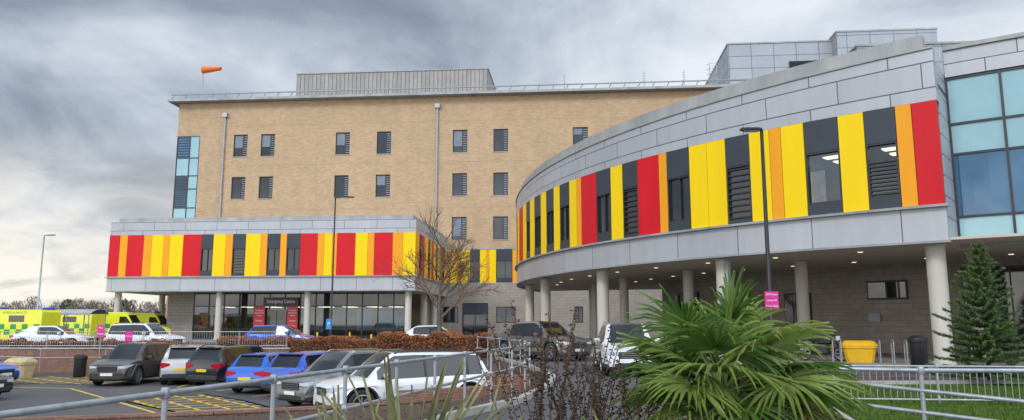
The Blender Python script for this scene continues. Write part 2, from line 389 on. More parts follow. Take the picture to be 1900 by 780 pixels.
for px in (1047,1195,1269):
    a=a_of(px,B0+.5,.963); P=TM(a,B0+.5,28.5)
    an=thing('antenna_mast','thin rooftop aerial mast with short cross arms','antenna mast',P,group='rooftop masts')
    mb=MB(); mb.ring((0,0,0),(0,0,2.3),.06,.04,5)
    for j in range(4): mb.ring((-.22,0,1.1+j*.3),(.22,0,1.2+j*.3),.03,.03,4)
    mb.obj('mast','galv',an,local=True)
ws=thing('windsock','orange windsock flying from a pole on the roof','windsock',TM(-46.3,B0+1.5,28.5))
mb=MB(); mb.ring((0,0,0),(0,0,4.6),.07,.05,8); mb.obj('pole','galv',ws,local=True)
mb=MB(); prof=[(.46,0),(.44,.5),(.40,1.1),(.34,1.7),(.28,2.3)]; n=12; rings=[]
for r,x in prof: rings.append([(x-.15,r*math.cos(2*math.pi*k/n),4.45+.08*x+r*math.sin(2*math.pi*k/n)*(1-.1*x)) for k in range(n)])
for A,B in zip(rings[:-1],rings[1:]):
    for k in range(n): j=(k+1)%n; mb.face([A[k],A[j],B[j],B[k]])
mb.obj('sock','sock',ws,local=True,merge=True,smooth=60)
mb=MB(TM)
gh=[(a_of(822,B0,1.01),a_of(850,B0,1.01),1.7,3.5),(a_of(858,B0,1.01),a_of(906,B0,1.01),0,3.9),(a_of(921,B0,1.01),a_of(957,B0,1.01),1.7,3.5),(a_of(1003,B0,1.01),a_of(1022,B0,1.01),1.7,3.5),(a_of(1066,B0,1.01),a_of(1082,B0,1.01),1.7,3.5)]
wall_holes(mb,-16,14,0,6.0,B0-.2,gh,reveal=.18)
mb.obj('base_wall','block',main)
for h in gh:
    mb=MB(TM); a0,a1,z0,z1=h; b=B0-.12; f=.1
    mb.box(a0,a0+f,b,b+.08,z0,z1);mb.box(a1-f,a1,b,b+.08,z0,z1);mb.box(a0+f,a1-f,b,b+.08,z1-f,z1);mb.box(a0+f,a1-f,b,b+.08,z0,z0+f)
    am=(a0+a1)/2; mb.box(am-.05,am+.05,b,b+.08,z0+f,z1-f); mb.box(a0+f,a1-f,b+.03,b+.05,z0+f,z1-f,1)
    if z0<.5: mb.box(a0+f,a1-f,b,b+.025,2.6,z1-f,0)
    mb.obj('door' if z0<.5 else 'window',['dark' if z0<.5 else 'frame','glass'],main)
one(main,'trim_band','coping',TM,1,-14.9,14,B0-.22,B0-.005,6.0,6.2); one(main,'trim_band','coping',TM,1,-14.9,14,B0-.22,B0-.005,Z_PT,Z_PT+.2)
mseq=[(828,838,'y'),(838,850,'y'),(850,857,'o'),(857,873,'y'),(873,891,'w'),(891,903,'y'),(903,908,'o'),(908,921,'y'),(921,951,'v'),(951,962,'o'),(962,980,'y'),(980,1000,'r')]
facade(main,TM,1.,[(a_of(p,B0),a_of(q,B0),k) for p,q,k in mseq],6.2,Z_PT-.01,b=B0-.1)
# ============================================================ EMERGENCY BLOCK
EB=68.4; EA0,EA1=-44.7,-14.9
em=thing('emergency_building','two storey emergency department with red and yellow cladding band','hospital building',TM(-30,EB,0))
def TE(a,b,z): return TM(a,EB+b,z)
one(em,'core_wall','dark',TM,1,EA0+.1,EA1-.1,EB+.3,B0-.25,Z_PB,Z_PT)
one(em,'fascia','clad2',TM,1,EA0,EA1,EB,EB+.28,Z_SOF,Z_PB); one(em,'fascia','clad2',TM,1,EA1-.28,EA1,EB+.282,B0-.25,Z_SOF,Z_PB); one(em,'fascia','clad2',TM,1,EA0,EA0+.28,EB+.282,B0-.25,Z_SOF,Z_PB)
one(em,'ledge','coping',TM,1,EA0-.15,EA1+.15,EB-.17,B0-.25,Z_PB-.12,Z_PB-.004); one(em,'ledge','coping',TM,1,EA0-.05,EA1+.05,EB-.06,B0-.25,Z_SOF-.1,Z_SOF-.003)
one(em,'parapet','clad',TM,1,EA0+.25,EA1-.25,EB+.2,B0-.25,Z_PT+1.26,Z_TOP-.45)
one(em,'parapet_cladding','clad',TM,1,EA0,EA1,EB-.02,B0-.25,Z_PT+.001,Z_PT+1.25)
one(em,'roof_coping','coping',TM,1,EA0+.5,EA1-.4,EB+.5,B0-.25,Z_TOP-.44,Z_TOP+.05)
one(em,'soffit','soffit',TM,1,EA0+.28,EA1-.28,EB+.29,B0-.3,Z_SOF+.1,Z_SOF+.2)
eseq=[(200,224,'r'),(224,238,'o'),(238,268,'r'),(268,283,'o'),(283,305,'y'),(305,316,'o'),(316,341,'y'),(341,375,'r'),(375,397,'v'),(397,420,'y'),(420,433,'o'),(433,457,'w'),(457,485,'y'),(485,497,'o'),(497,521,'v'),(521,533,'o'),(533,558,'v'),(558,590,'r'),(590,602,'o'),(602,617,'y'),(617,626,'o'),(626,660,'r'),(660,683,'y'),(683,695,'o'),(695,729,'r'),(729,748,'o'),(748,771,'y')]
es=[(a_of(p,EB),a_of(q,EB),k) for p,q,k in eseq]; es[0]=(EA0,es[0][1],'r'); es[-1]=(es[-1][0],EA1,'y')
facade(em,TE,1.,es,Z_PB+.01,Z_PT-.01)
def TES(s,b,z): return TM(EA1-b,EB+s,z)
sseq='ovroyvorywyorvyo'; w=[1.2,1.1,1.3,.6,1.2,1.1,.7,1.2,1.2,1.1,1.2,.7,1.2,1.1,1.2,.8]; s=.05; sq=[]
tot=sum(w)
for k,ww in zip(sseq,w): l=ww*(B0-.3-EB)/tot; sq.append((s,s+l,k)); s+=l
facade(em,TES,1.,sq,Z_PB+.01,Z_PT-.01)
def TEL(s,b,z): return TM(EA0+b,EB+s,z)
facade(em,TEL,1.,[(.05,4,'r'),(4,6,'y'),(6,7,'o'),(7,11,'y'),(11,14,'r'),(14,16.7,'o')],Z_PB+.01,Z_PT-.01)
G0=72.0; ga0=-40.5; ga1=-16.2
one(em,'ground_wall','block',TM,1,ga0,ga0+2.7,G0,B0-.3,0,Z_SOF+.1)
one(em,'interior_wall','interior',TM,1,ga0+2.7,ga1,G0+5,G0+5.1,0,Z_SOF); one(em,'interior_floor','interior',TM,1,ga0+2.7,ga1,G0+.1,G0+5,.12,.14); one(em,'ground_wall','block',TM,1,ga1-.1,ga1,G0+5.1,B0-.3,0,Z_SOF+.1)
mb=MB(TM)
ms=[ga0+2.7+i*(ga1-ga0-2.7)/14 for i in range(15)]
for a in ms: mb.box(a-.05,a+.05,G0,G0+.14,0,Z_SOF+.1)
for p,q in zip(ms[:-1],ms[1:]):
    for z in (.15,1.1,3.3,4.6): mb.box(p+.05,q-.05,G0+.01,G0+.13,z-.05,z+.05)
    mb.box(p+.05,q-.05,G0+.05,G0+.07,.2,3.25,1); mb.box(p+.05,q-.05,G0+.05,G0+.07,3.35,4.55,2)
mb.obj('shopfront_glazing',['frame','see','glass'],em)
for a in (-36.5,-34,-31.5,-29,-26,-23.5,-21,-18.8):
    for j in range(2): one(em,'ceiling_light','warm',TM,1,a,a+1.1,G0+2.2+j*1.4,G0+2.6+j*1.4,3.25,3.3)
one(em,'red_partition','redsign',TM,1,a_of(382,G0+2),a_of(414,G0+2),G0+.6,G0+.7,.9,3.2); one(em,'red_partition','redsign',TM,1,a_of(420,G0+2),a_of(442,G0+2),G0+.6,G0+.7,.9,3.2)
one(em,'white_partition','slat',TM,1,a_of(672,G0+2),a_of(700,G0+2),G0+1,G0+1.1,.9,3.2); one(em,'white_partition','slat',TM,1,a_of(708,G0+2),a_of(745,G0+2),G0+1,G0+1.1,.7,2.8)
one(em,'sign_fascia','frame',TM,1,a_of(496,G0),a_of(560,G0),G0-.2,G0-.02,3.3,4.15)
tx=text(em,'Emergency Centre',TM((a_of(498,G0)+a_of(558,G0))/2,G0-.215,3.76),.52,'white',-rad(5))
tx.scale=(.72,1,1)
for (p,q) in ((480,500),(541,560)):
    one(em,'banner','redsign',TM,1,a_of(p,G0),a_of(q,G0),G0-.3,G0-.25,.9,3.25)
    am=(a_of(p,G0)+a_of(q,G0))/2
    for j,tt in enumerate(('Emergency','Centre','Entrance','No entry')): text(em,tt,TM(am,G0-.31,2.9-j*.5),.22,'white',-rad(5)).scale=(.8,1,1)
    one(em,'banner_stripe','white',TM,1,a_of(p,G0)+.1,a_of(q,G0)-.1,G0-.315,G0-.303,2.62,2.67)
one(em,'sliding_door','glass',TM,1,a_of(503,G0),a_of(520,G0),G0-.08,G0-.02,.13,2.95); one(em,'sliding_door','glass',TM,1,a_of(521,G0),a_of(538,G0),G0-.08,G0-.02,.13,2.95)
for (a,b) in ((-44.0,69.3),(-33.9,69.3),(-25.3,69.3),(-15.7,69.3),(-43.4,76),(-15.7,76.5),(-15.7,82)):
    mb=MB(); c=TM(a,b,0); mb.lathe([(.36,0),(.36,.25),(.30,.26),(.30,Z_SOF-.1)],20,c=c); mb.obj('column','colm',em,smooth=40)

# ============================================================ CURVED BLOCK
A_L,A_R=160.,231.9
cv=thing('curved_building','drum shaped hospital wing with multicoloured panels raised on columns','hospital building',TD(215,0,0))
SG=70
one(cv,'core_wall','dark',TD,DU,A_L,ang_of(1495),.32,.5,Z_PB,Z_PT,0,SG); one(cv,'core_wall','dark',TD,DU,ang_of(1675),A_R-.1,.32,.5,Z_PB,Z_PT,0,6)
one(cv,'fascia','clad2',TD,DU,A_L,A_R,0,.3,Z_SOF,Z_PB-.01,0,SG)
one(cv,'ledge','coping',TD,DU,A_L,A_R+.12,-.2,.25,Z_PB-.10,Z_PB-.004,0,SG); one(cv,'ledge','coping',TD,DU,A_L,A_R+.05,-.06,.3,Z_SOF-.09,Z_SOF-.003,0,SG)
one(cv,'parapet_cladding','clad',TDR,DU,A_L,A_R,-.05,.5,Z_PT+.001,Z_PT+1.60,0,SG)
one(cv,'roof_coping','coping',TDR,DU,A_L,A_R-.5,.20,.75,Z_PT+1.68,Z_PT+2.30,0,SG); one(cv,'roof_coping','coping',TDR,DU,A_L,A_R,-.12,.42,Z_PT+1.60,Z_PT+1.67,0,SG)
one(cv,'roof','roof',TD,DU,A_L,A_R,.5,13.0,Z_PT+.6,Z_PT+.8,0,SG)
one(cv,'soffit','soffit',TD,DU,A_L,256,.31,13.0,Z_SOF+.02,Z_SOF+.12,0,SG+20)
one(cv,'end_wall','clad',TD,DU,A_R-.2,A_R,.5,3.5,Z_PB,Z_PT+1.6); one(cv,'end_wall','clad',TD,DU,A_R-.2,A_R,.3,3.0,Z_SOF+.13,Z_PB)
dseq=[(965,972,'r'),(972,978,'y'),(978,985,'v'),(985,993,'y'),(993,1005,'v'),(1005,1015,'y'),(1015,1029,'v'),(1029,1040,'y'),(1040,1058,'v'),(1058,1071,'y'),(1071,1080,'o'),(1080,1108,'r'),(1108,1135,'v'),(1135,1157,'y'),(1157,1185,'w'),(1185,1225,'r'),(1225,1240,'o'),(1240,1282,'v'),(1282,1315,'y'),(1315,1350,'y'),(1350,1395,'w'),(1395,1433,'y'),(1433,1455,'o'),(1455,1498,'y'),(1498,1563,'l'),(1563,1612,'y'),(1612,1672,'k'),(1672,1703,'o'),(1703,1752,'r')]
ds=[]
for p,q,k in dseq: ds.append([ang_of(p),ang_of(q),k])
ds[-1][1]=A_R; 
a=ds[0][0]; kk='yvyovyrovyyv'; i=0
while a>A_L+2: ds.insert(0,[a-1.9,a,kk[i%12]]); a-=1.9; i+=1
facade(cv,TD,DU,[tuple(x) for x in ds],Z_PB+.01,Z_PT-.01)
one(cv,'undercroft_wall','block',TD,DU,176,256,11.7,12.0,.1,Z_SOF+.02,0,80)
def ugl(a0,a1,z0,z1,nm):
    mb=MB(TD,DU); sg=max(1,int(a1-a0)); mb.box(a0,a1,11.58,11.69,z0,z1,0,sg); mb.box(a0+.15,a1-.15,11.54,11.575,z0+.1,z1-.1,1,sg)
    n=int((a1-a0)/2.2)
    for j in range(1,n+1): aa=a0+(a1-a0)*j/(n+1); mb.box(aa-.07,aa+.07,11.5,11.535,z0+.1,z1-.1,0)
    mb.obj(nm,['frame','glass'],cv)
ugl(220.6,224.6,2.9,3.9,'window'); ugl(229.5,243.5,.15,4.4,'glazed_entrance'); ugl(210.5,214,.15,3.4,'door'); ugl(199,205,.15,3.6,'glazed_screen'); ugl(186,194,.15,3.8,'glazed_screen')
for an in (231,218,205,192,179):
    mb=MB(); c=TD(an,1.0,.15); mb.lathe([(.40,0),(.40,.12),(.34,.13),(.34,Z_SOF-.28),(.40,Z_SOF-.27),(.40,Z_SOF-.15)],24,c=c); mb.obj('column','colm',cv,smooth=40)
mb=MB(); c=Vector(TD(218.6,.7,.15)); mb.ring(c,c+Vector((0,0,Z_SOF-.2)),.07,.07,8); mb.obj('downpipe','coping',cv,smooth=40)
for an in (232,219.5,207,194.5,182,170):
    mb=MB(); c=TD(an,6.0,.15); mb.lathe([(.30,0),(.30,Z_SOF-.15)],18,c=c); mb.obj('column','colm',cv,smooth=40)
for an in range(178,250,6):
    for bb in (3.2,8.6):
        mb=MB(); c=TD(an+(2 if bb>5 else 0),bb,Z_SOF-.01); mb.lathe([(.11,0.02),(.11,0),(.08,-.005),(.0,-.005)],12,c=c); mb.obj('downlight','down',cv)
OF=2.4
mb=MB(TD,DU)
angs=[A_R+.05+i*2.75 for i in range(8)]
zz=[4.80,5.8,8.3,9.53,11.4]
for a in angs: mb.box(a-.07,a+.07,OF-.06,OF+.12,4.8,11.4)
for p,q in zip(angs[:-1],angs[1:]):
    for z in zz: mb.box(p+.07,q-.07,OF-.04,OF+.1,z-.045,z+.045,0,3)
    for i,(z0,z1) in enumerate(zip(zz[:-1],zz[1:])):
        mb.box(p+.07,q-.07,OF+.02,OF+.05,z0+.045,z1-.045,2 if i==1 else 1,3)
mb.obj('curtain_wall',['frame','cglass','bglass'],cv)
one(cv,'parapet_cladding','clad',TD,DU,A_R+.05,251,OF-.1,OF+.5,11.46,12.55,0,20)
one(cv,'roof_coping','coping',TD,DU,A_R+.05,251,OF-.2,OF+.6,12.56,12.72,0,20); one(cv,'ledge','coping',TD,DU,A_R+.05,251,OF-.1,OF+.3,4.6,4.74,0,20)
one(cv,'roof','roof',TD,DU,A_R+.05,251,OF+.5,12,11.9,12.2,0,20)
wb=thing('rear_ward_block','silver clad upper ward block behind the curved wing','hospital building',TM(40,70,0))
one(wb,'wall','plant',TM,1,26.2,62,70,84,0,27.2)
one(wb,'roof_coping','coping',TM,1,26.1,62.1,69.9,84,27.203,27.4)

# ============================================================ GROUND
ZP=-.95
K=[(-8,43),(-2,43),(-.9,40),(-.7,36),(.3,31),(1.0,27),(1.25,23.3),(.8,19.5),(.1,16.4),(-1.15,13.7),(-1.9,10.5),(-2.8,7),(-3.6,3.5),(-4.5,-3)]
W=[(-12,41.5),(-9,38.8),(-6.0,36.0),(-3.2,33.2),(-.9,31),(.25,28),(.2,25.2),(-.6,22.9),(-2.6,20.9),(-4.8,19.3),(-7,18.2),(-10,17.2),(-16,15),(-30,10)]
hole=[(-130,41.5),(-12,41.5)]+K+[(-130,-3)]
def sheet(name,outer,z,m,hole=None,kind='structure'):
    bm=bmesh.new(); es=[]
    for lp in [outer]+([hole] if hole else []):
        vs=[bm.verts.new((p[0],p[1],z)) for p in lp]
        for i in range(len(vs)): es.append(bm.edges.new((vs[i],vs[(i+1)%len(vs)])))
    bmesh.ops.triangle_fill(bm,use_beauty=True,use_dissolve=False,edges=es,normal=(0,0,1))
    uvl=bm.loops.layers.uv.new('UVMap')
    for f in bm.faces:
        if f.normal.z<0: f.normal_flip()
        for l in f.loops: l[uvl].uv=(l.vert.co.x,l.vert.co.y)
    me=bpy.data.meshes.new(name); bm.to_mesh(me); bm.free(); me.materials.append(M[m])
    o=bpy.data.objects.new(name,me); COL.objects.link(o); o['kind']=kind; return o
sheet('ground',[(-1500,-300),(1500,-300),(1500,2500),(-1500,2500)],0,'field',hole)
sheet('road',[(-150,-12),(60,-12),(60,110),(-150,110)],.004,'asph',hole)
sheet('car_park_surface',[(-131,-4),(2,-4),(2,44),(-131,44)],ZP,'asphp')
mb=MB(TM); mb.box(-50,-8,64.5,EB+18,.006,.12); o=mb.obj('pavement','pave'); o['kind']='structure'
mb=MB(TD,DU); mb.box(176,256,-1.3,11.6,.006,.15,0,80); o=mb.obj('pavement','pave'); o['kind']='structure'
mb=MB(TD,DU); mb.box(176,256,-1.45,-1.303,.0,.16,0,80); o=mb.obj('kerb','kerb'); o['kind']='structure'
mb=MB(); n=5
for i in range(len(K)-1):
    for j in range(n):
        def P(ii,jj):
            t=jj/n; k=K[ii];w_=W[ii]; return (k[0]+(w_[0]-k[0])*t,k[1]+(w_[1]-k[1])*t,.03-.5*t+(.05*math.sin(ii*3.1+jj*2.3) if 0<jj<n else 0))
        mb.face([P(i,j),P(i+1,j),P(i+1,j+1),P(i,j+1)])
o=mb.obj('planting_bed','mulch',merge=True,smooth=60); o['kind']='structure'
def strip_wall(mb,pts,th,z0,z1,m=0):
    d=0
    for i in range(len(pts)-1):
        a=Vector(pts[i]);b=Vector(pts[i+1]);t=(b-a).normalized();nn=Vector((-t.y,t.x))*th/2; l=(b-a).length
        q=[a-nn,b-nn,b+nn,a+nn]
        for (p,r,u0,u1) in ((q[0],q[1],d,d+l),(q[2],q[3],d+l,d)):
            mb.face([(p.x,p.y,z0),(r.x,r.y,z0),(r.x,r.y,z1),(p.x,p.y,z1)],m,[(u0,z0),(u1,z0),(u1,z1),(u0,z1)])
        mb.face([(v.x,v.y,z1) for v in q],m,[(d,0),(d+l,0),(d+l,th),(d,th)])
        for e in ((q[3],q[0]),(q[1],q[2])): mb.face([(e[0].x,e[0].y,z0),(e[1].x,e[1].y,z0),(e[1].x,e[1].y,z1),(e[0].x,e[0].y,z1)],m,[(0,z0),(th,z0),(th,z1),(0,z1)])
        d+=l
mb=MB(); strip_wall(mb,[(p[0]+.02,p[1]) for p in K],.16,-.2,.13); o=mb.obj('kerb','kerb'); o['kind']='structure'
rw=thing('retaining_wall','low red-brown brick retaining wall around the planting bed','wall',(-2,24,ZP))
mb=MB(); strip_wall(mb,W,.24,ZP,-.42); mb.obj('brickwork','redbrick',rw)
mb=MB(); strip_wall(mb,W,.30,-.417,-.35); mb.obj('coping','redbrick',rw)
for k,(x0,y0,x1,y1) in enumerate(((-3.1,20.9,-.6,22.6),(-1.6,20.4,.2,22.0),(-.5,24.2,.55,24.4))):
    e=thing('planter_wall','low stepped red-brown brick planter wall in the bark bed','wall',(x0,y0,-.3),group='brick planter steps')
    mb=MB(); strip_wall(mb,[(x0,y0),(x1,y1)],.3,-.6,-.12+.1*k); mb.obj('brickwork','redbrick',e)
rw=thing('retaining_wall','brick retaining wall between the car park and the upper road','wall',(-40,41.5,ZP))
mb=MB(); strip_wall(mb,[(-130,41.4),(-12,41.4)],.25,ZP,.30); mb.obj('brickwork','redbrick',rw)
mb=MB(); strip_wall(mb,[(-130,41.4),(-12,41.4)],.33,.303,.37); mb.obj('coping','conc',rw)
o=sheet('lawn',[(5.2,11.2),(40,8),(40,19.5),(24,20.5),(14,21.5),(7.5,21)],.03,'grass'); 
mb=MB(); strip_wall(mb,[(5.2,11.2),(7.5,21),(14,21.5),(24,20.5),(40,19.5)],.14,0,.12); o=mb.obj('kerb','kerb'); o['kind']='structure'
def strips(name,segs,w_,z,m):
    mb=MB()
    for (x0,y0,x1,y1) in segs:
        t=Vector((x1-x0,y1-y0)).normalized();n_=Vector((-t.y,t.x))*w_/2
        mb.face([(x0-n_.x,y0-n_.y,z),(x1-n_.x,y1-n_.y,z),(x1+n_.x,y1+n_.y,z),(x0+n_.x,y0+n_.y,z)])
    o=mb.obj(name,m); o['kind']='structure'; return o
strips('red_route_marking',[(9,22.6,34,21.2),(9,22.95,34,21.55),(8,24.6,14,24.6),(14,24.6,30,20.9)],.13,.008,'rpaint')
def clipseg(p,q,poly):
    p=Vector(p);q=Vector(q);t0,t1=0.,1.;d=q-p
    for i in range(len(poly)):
        a=Vector(poly[i]);b=Vector(poly[(i+1)%len(poly)]);n_=Vector((-(b-a).y,(b-a).x))
        nu=n_.dot(p-a);de=n_.dot(d)
        if abs(de)<1e-9:
            if nu<0:return None
            continue
        t=-nu/de
        if de>0:t0=max(t0,t)
        else:t1=min(t1,t)
    if t0>=t1:return None
    return (*(p+d*t0),*(p+d*t1))
def hatch(poly,ang,gap):
    out=[]
    c=sum((Vector(p) for p in poly),Vector((0,0)))/len(poly); d=Vector((math.cos(rad(ang)),math.sin(rad(ang)))); n_=Vector((-d.y,d.x))
    for k in range(-40,41):
        s=clipseg(c+n_*gap*k-d*60,c+n_*gap*k+d*60,poly)
        if s: out.append(s)
    for i in range(len(poly)): out.append((*poly[i],*poly[(i+1)%len(poly)]))
    return out
H1=[(-14.2,27.4),(-8.2,21.4),(-5.8,22.0),(-9.2,26.6),(-11.5,29)]
H2=[(-32,36.6),(-16.5,33.0),(-16.6,34.4),(-20,38.4),(-32,39.5)]
seg=hatch(H1,20,.8)+hatch(H1,-50,.8)+hatch(H2,25,.9)+hatch(H2,-40,.9)
for x,y,yaw in ((-13.8,31.9,100),(-11.6,30.4,70),(-9.4,28,65),(-7.2,26,50)): seg.append((x,y,x+4.6*math.cos(rad(yaw)),y+4.6*math.sin(rad(yaw))))
seg.append((-30,34.2,-18,31.5)); seg.append((-18,31.5,-8.6,20.8))
strips('yellow_bay_marking',seg,.12,ZP+.005,'ypaint')
strips('road_line_marking',[(-60,46,-8,46)],.1,.009,'wpaint')

# ============================================================ RAILINGS
def railing(label,pts,rails,spacing,r=.024,bars=False,group=None):
    th=thing('railing',label,'railing',(pts[0][0],pts[0][1],pts[0][2]),group=group)
    P=[Vector(p) for p in pts]
    for h in rails:
        mb=MB(); mb.tube([p+Vector((0,0,h)) for p in P],r,8)
        for p in P[1:-1]:
            c=p+Vector((0,0,h)); mb.lathe([(0,-r),(r*.8,-r*.6),(r*1.02,0),(r*.8,r*.6),(0,r)],8,c=c)
        mb.obj('rail','galv',th,smooth=50)
    pm=None; posts=[]
    for a,b in zip(P[:-1],P[1:]):
        L=(b-a).length; n=max(1,round(L/spacing))
        for k in range(n): posts.append(a.lerp(b,k/n))
    posts.append(P[-1])
    for q in posts:
        if pm is None:
            m2=MB(); m2.ring((0,0,-.3),(0,0,max(rails)+.005),r,r,8)
            for h in rails: m2.lathe([(r*1.25,h-.05),(r*1.6,h-.03),(r*1.6,h+.03),(r*1.25,h+.05)],8)
            o=m2.obj('post','galv',th,local=True,smooth=40); o.location=q-th.location; pm=o
        else:
            o=pm.copy(); o.location=q-th.location; COL.objects.link(o)
    if bars:
        m3=MB()
        for a,b in zip(P[:-1],P[1:]):
            L=(b-a).length; n=int(L/.13)
            for k in range(n):
                q=a.lerp(b,(k+.5)/n); m3.ring(q+Vector((0,0,min(rails))),q+Vector((0,0,max(rails))),.009,.009,4,caps=False)
        o=m3.obj('infill_bars','galv',th); o['kind']='stuff'
    return th
railing('galvanised two-rail tubular handrail beside the planted bank',[(-3.9,2.9,0),(-3.4,5,0),(-2.16,10,0),(-.92,15,0),(0,18.7,0),(.35,21,0)],(.6,1.1),2.0,.026)
railing('galvanised tubular railing curving round the end of the planting bed',[(.35,21.2,0),(.55,24,0),(.3,27.5,0),(-.5,31,0),(-1.6,35.5,0)],(.55,1.05),2.3,.024)
railing('galvanised guard rail with vertical bars on top of the brick wall',[(-70,41.5,.37),(-33,41.5,.37),(-20,41.5,.37),(-12.2,41.5,.37)],(.1,.85),2.4,.022,bars=True)
railing('galvanised ramp handrail in front of the brick wall',[(-34,39.9,-.2),(-24.5,39.9,-.55),(-21.5,40.6,-.55)],(.45,.9),2.2,.022)
railing('galvanised tubular handrail along the front of the lawn',[(3.6,10.4,0),(5.2,9.8,0),(9.5,9.6,0),(16,9.3,0)],(1.1,),2.1,.028)
railing('galvanised ramp handrail dropping beside the lawn',[(4.3,10.6,-.1),(6.2,8.9,-.25),(8.6,8.2,-.45),(14,8.0,-.6)],(.75,1.02),2.2,.026)
railing('galvanised pedestrian guard rail with vertical bars beside the lawn',[(6.8,16.3,0),(13,15.6,0),(20,14.8,0)],(.12,.80),2.0,.022,bars=True)
railing('galvanised railing in front of the curved wing undercroft',[(14.5,24.2,0),(19,22.3,0),(26,20.6,0)],(.55,1.0),1.9,.02)

# ============================================================ VEHICLES
def lerp(a,b,t): return a+(b-a)*t
def interp(x,pts):
    if x<=pts[0][0]: return pts[0][1]
    for (x0,y0),(x1,y1) in zip(pts[:-1],pts[1:]):
        if x<=x1: return lerp(y0,y1,(x-x0)/(x1-x0))
    return pts[-1][1]
wheel_cache={}
def wheel_parts(r,w,dark):
    key=(r,w,dark)
    if key in wheel_cache: return wheel_cache[key]
    mb=MB(); ri=r*.68
    mb.lathe([(ri,-w*.5),(r*.9,-w*.5),(r*.985,-w*.38),(r,-w*.2),(r,w*.2),(r*.985,w*.38),(r*.9,w*.5),(ri,w*.5)],28,axis='y')
    mt=mb.obj('tyre','tyre',None,merge=True,smooth=40).data
    mb=MB(); mb.lathe([(ri*1.02,-w*.48),(ri*1.02,w*.48),(ri*.92,w*.5),(ri*.9,w*.35)],28,axis='y',m=0)
    mb.lathe([(ri*.92,w*.12),(0,w*.12)],28,axis='y',m=1)
    mb.lathe([(ri*.2,w*.3),(ri*.22,w*.46),(0,w*.48)],14,axis='y')
    for k in range(5):
        for off in (-.16,.16):
            t=2*math.pi*k/5+off*.9; t2=2*math.pi*k/5+off*1.5
            c0=Vector((math.cos(t)*ri*.15,0,math.sin(t)*ri*.15)); c1=Vector((math.cos(t2)*ri*.95,0,math.sin(t2)*ri*.95))
            d=(c1-c0).normalized(); s_=Vector((-d.z,0,d.x))*ri*.07
            y0,y1=w*.22,w*.44
            q=[c0-s_*1.3,c1-s_,c1+s_,c0+s_*1.3]
            mb.face([(p.x,y1,p.z) for p in q]); 
            for i in range(4):
                a=q[i];b=q[(i+1)%4]; mb.face([(a.x,y0,a.z),(b.x,y0,b.z),(b.x,y1,b.z),(a.x,y1,a.z)])
    mr=mb.obj('rim',['rimd' if dark else 'rim','black'],None,smooth=40).data
    for o in [o for o in bpy.data.objects if o.data in (mt,mr)]: bpy.data.objects.remove(o)
    wheel_cache[key]=(mt,mr); return wheel_cache[key]
def add_wheel(parent,x,y,r,w,dark):
    mt,mr=wheel_parts(r,w,dark)
    e=bpy.data.objects.new('wheel',None); COL.objects.link(e); e.parent=parent; e.location=(x,y,r); e.empty_display_size=.1
    e.rotation_euler=(0,0,0 if y>0 else math.pi)
    for nm,me in (('tyre',mt),('rim',mr)):
        o=bpy.data.objects.new(nm,me); COL.objects.link(o); o.parent=e
def softbox(mb,cx,cy,cz,sx,sy,sz,m=0,k=.25):
    X=[(-1,1-k),(-1+k,1),(1-k,1),(1,1-k),(1,-1+k),(1-k,-1),(-1+k,-1),(-1,-1+k)]
    lay=[(-1,1-k*.8),(-1+k,1),(1-k,1),(1,1-k*.8)]; R=[]
    for z,s in lay: R.append([(cx+sx*x*s,cy+sy*y*s,cz+sz*z) for x,y in X])
    for A,B in zip(R[:-1],R[1:]):
        for i in range(8): mb.face([A[i],A[(i+1)%8],B[(i+1)%8],B[i]],m)
    mb.face(R[0],m); mb.face(R[-1][::-1],m)
paints={}
def paint(name,c,metal=.3):
    if name not in paints: paints[name]=mat('car_paint_'+name,c,.28,metal,var=.05,vs=1,coat=.9)
    return paints[name]
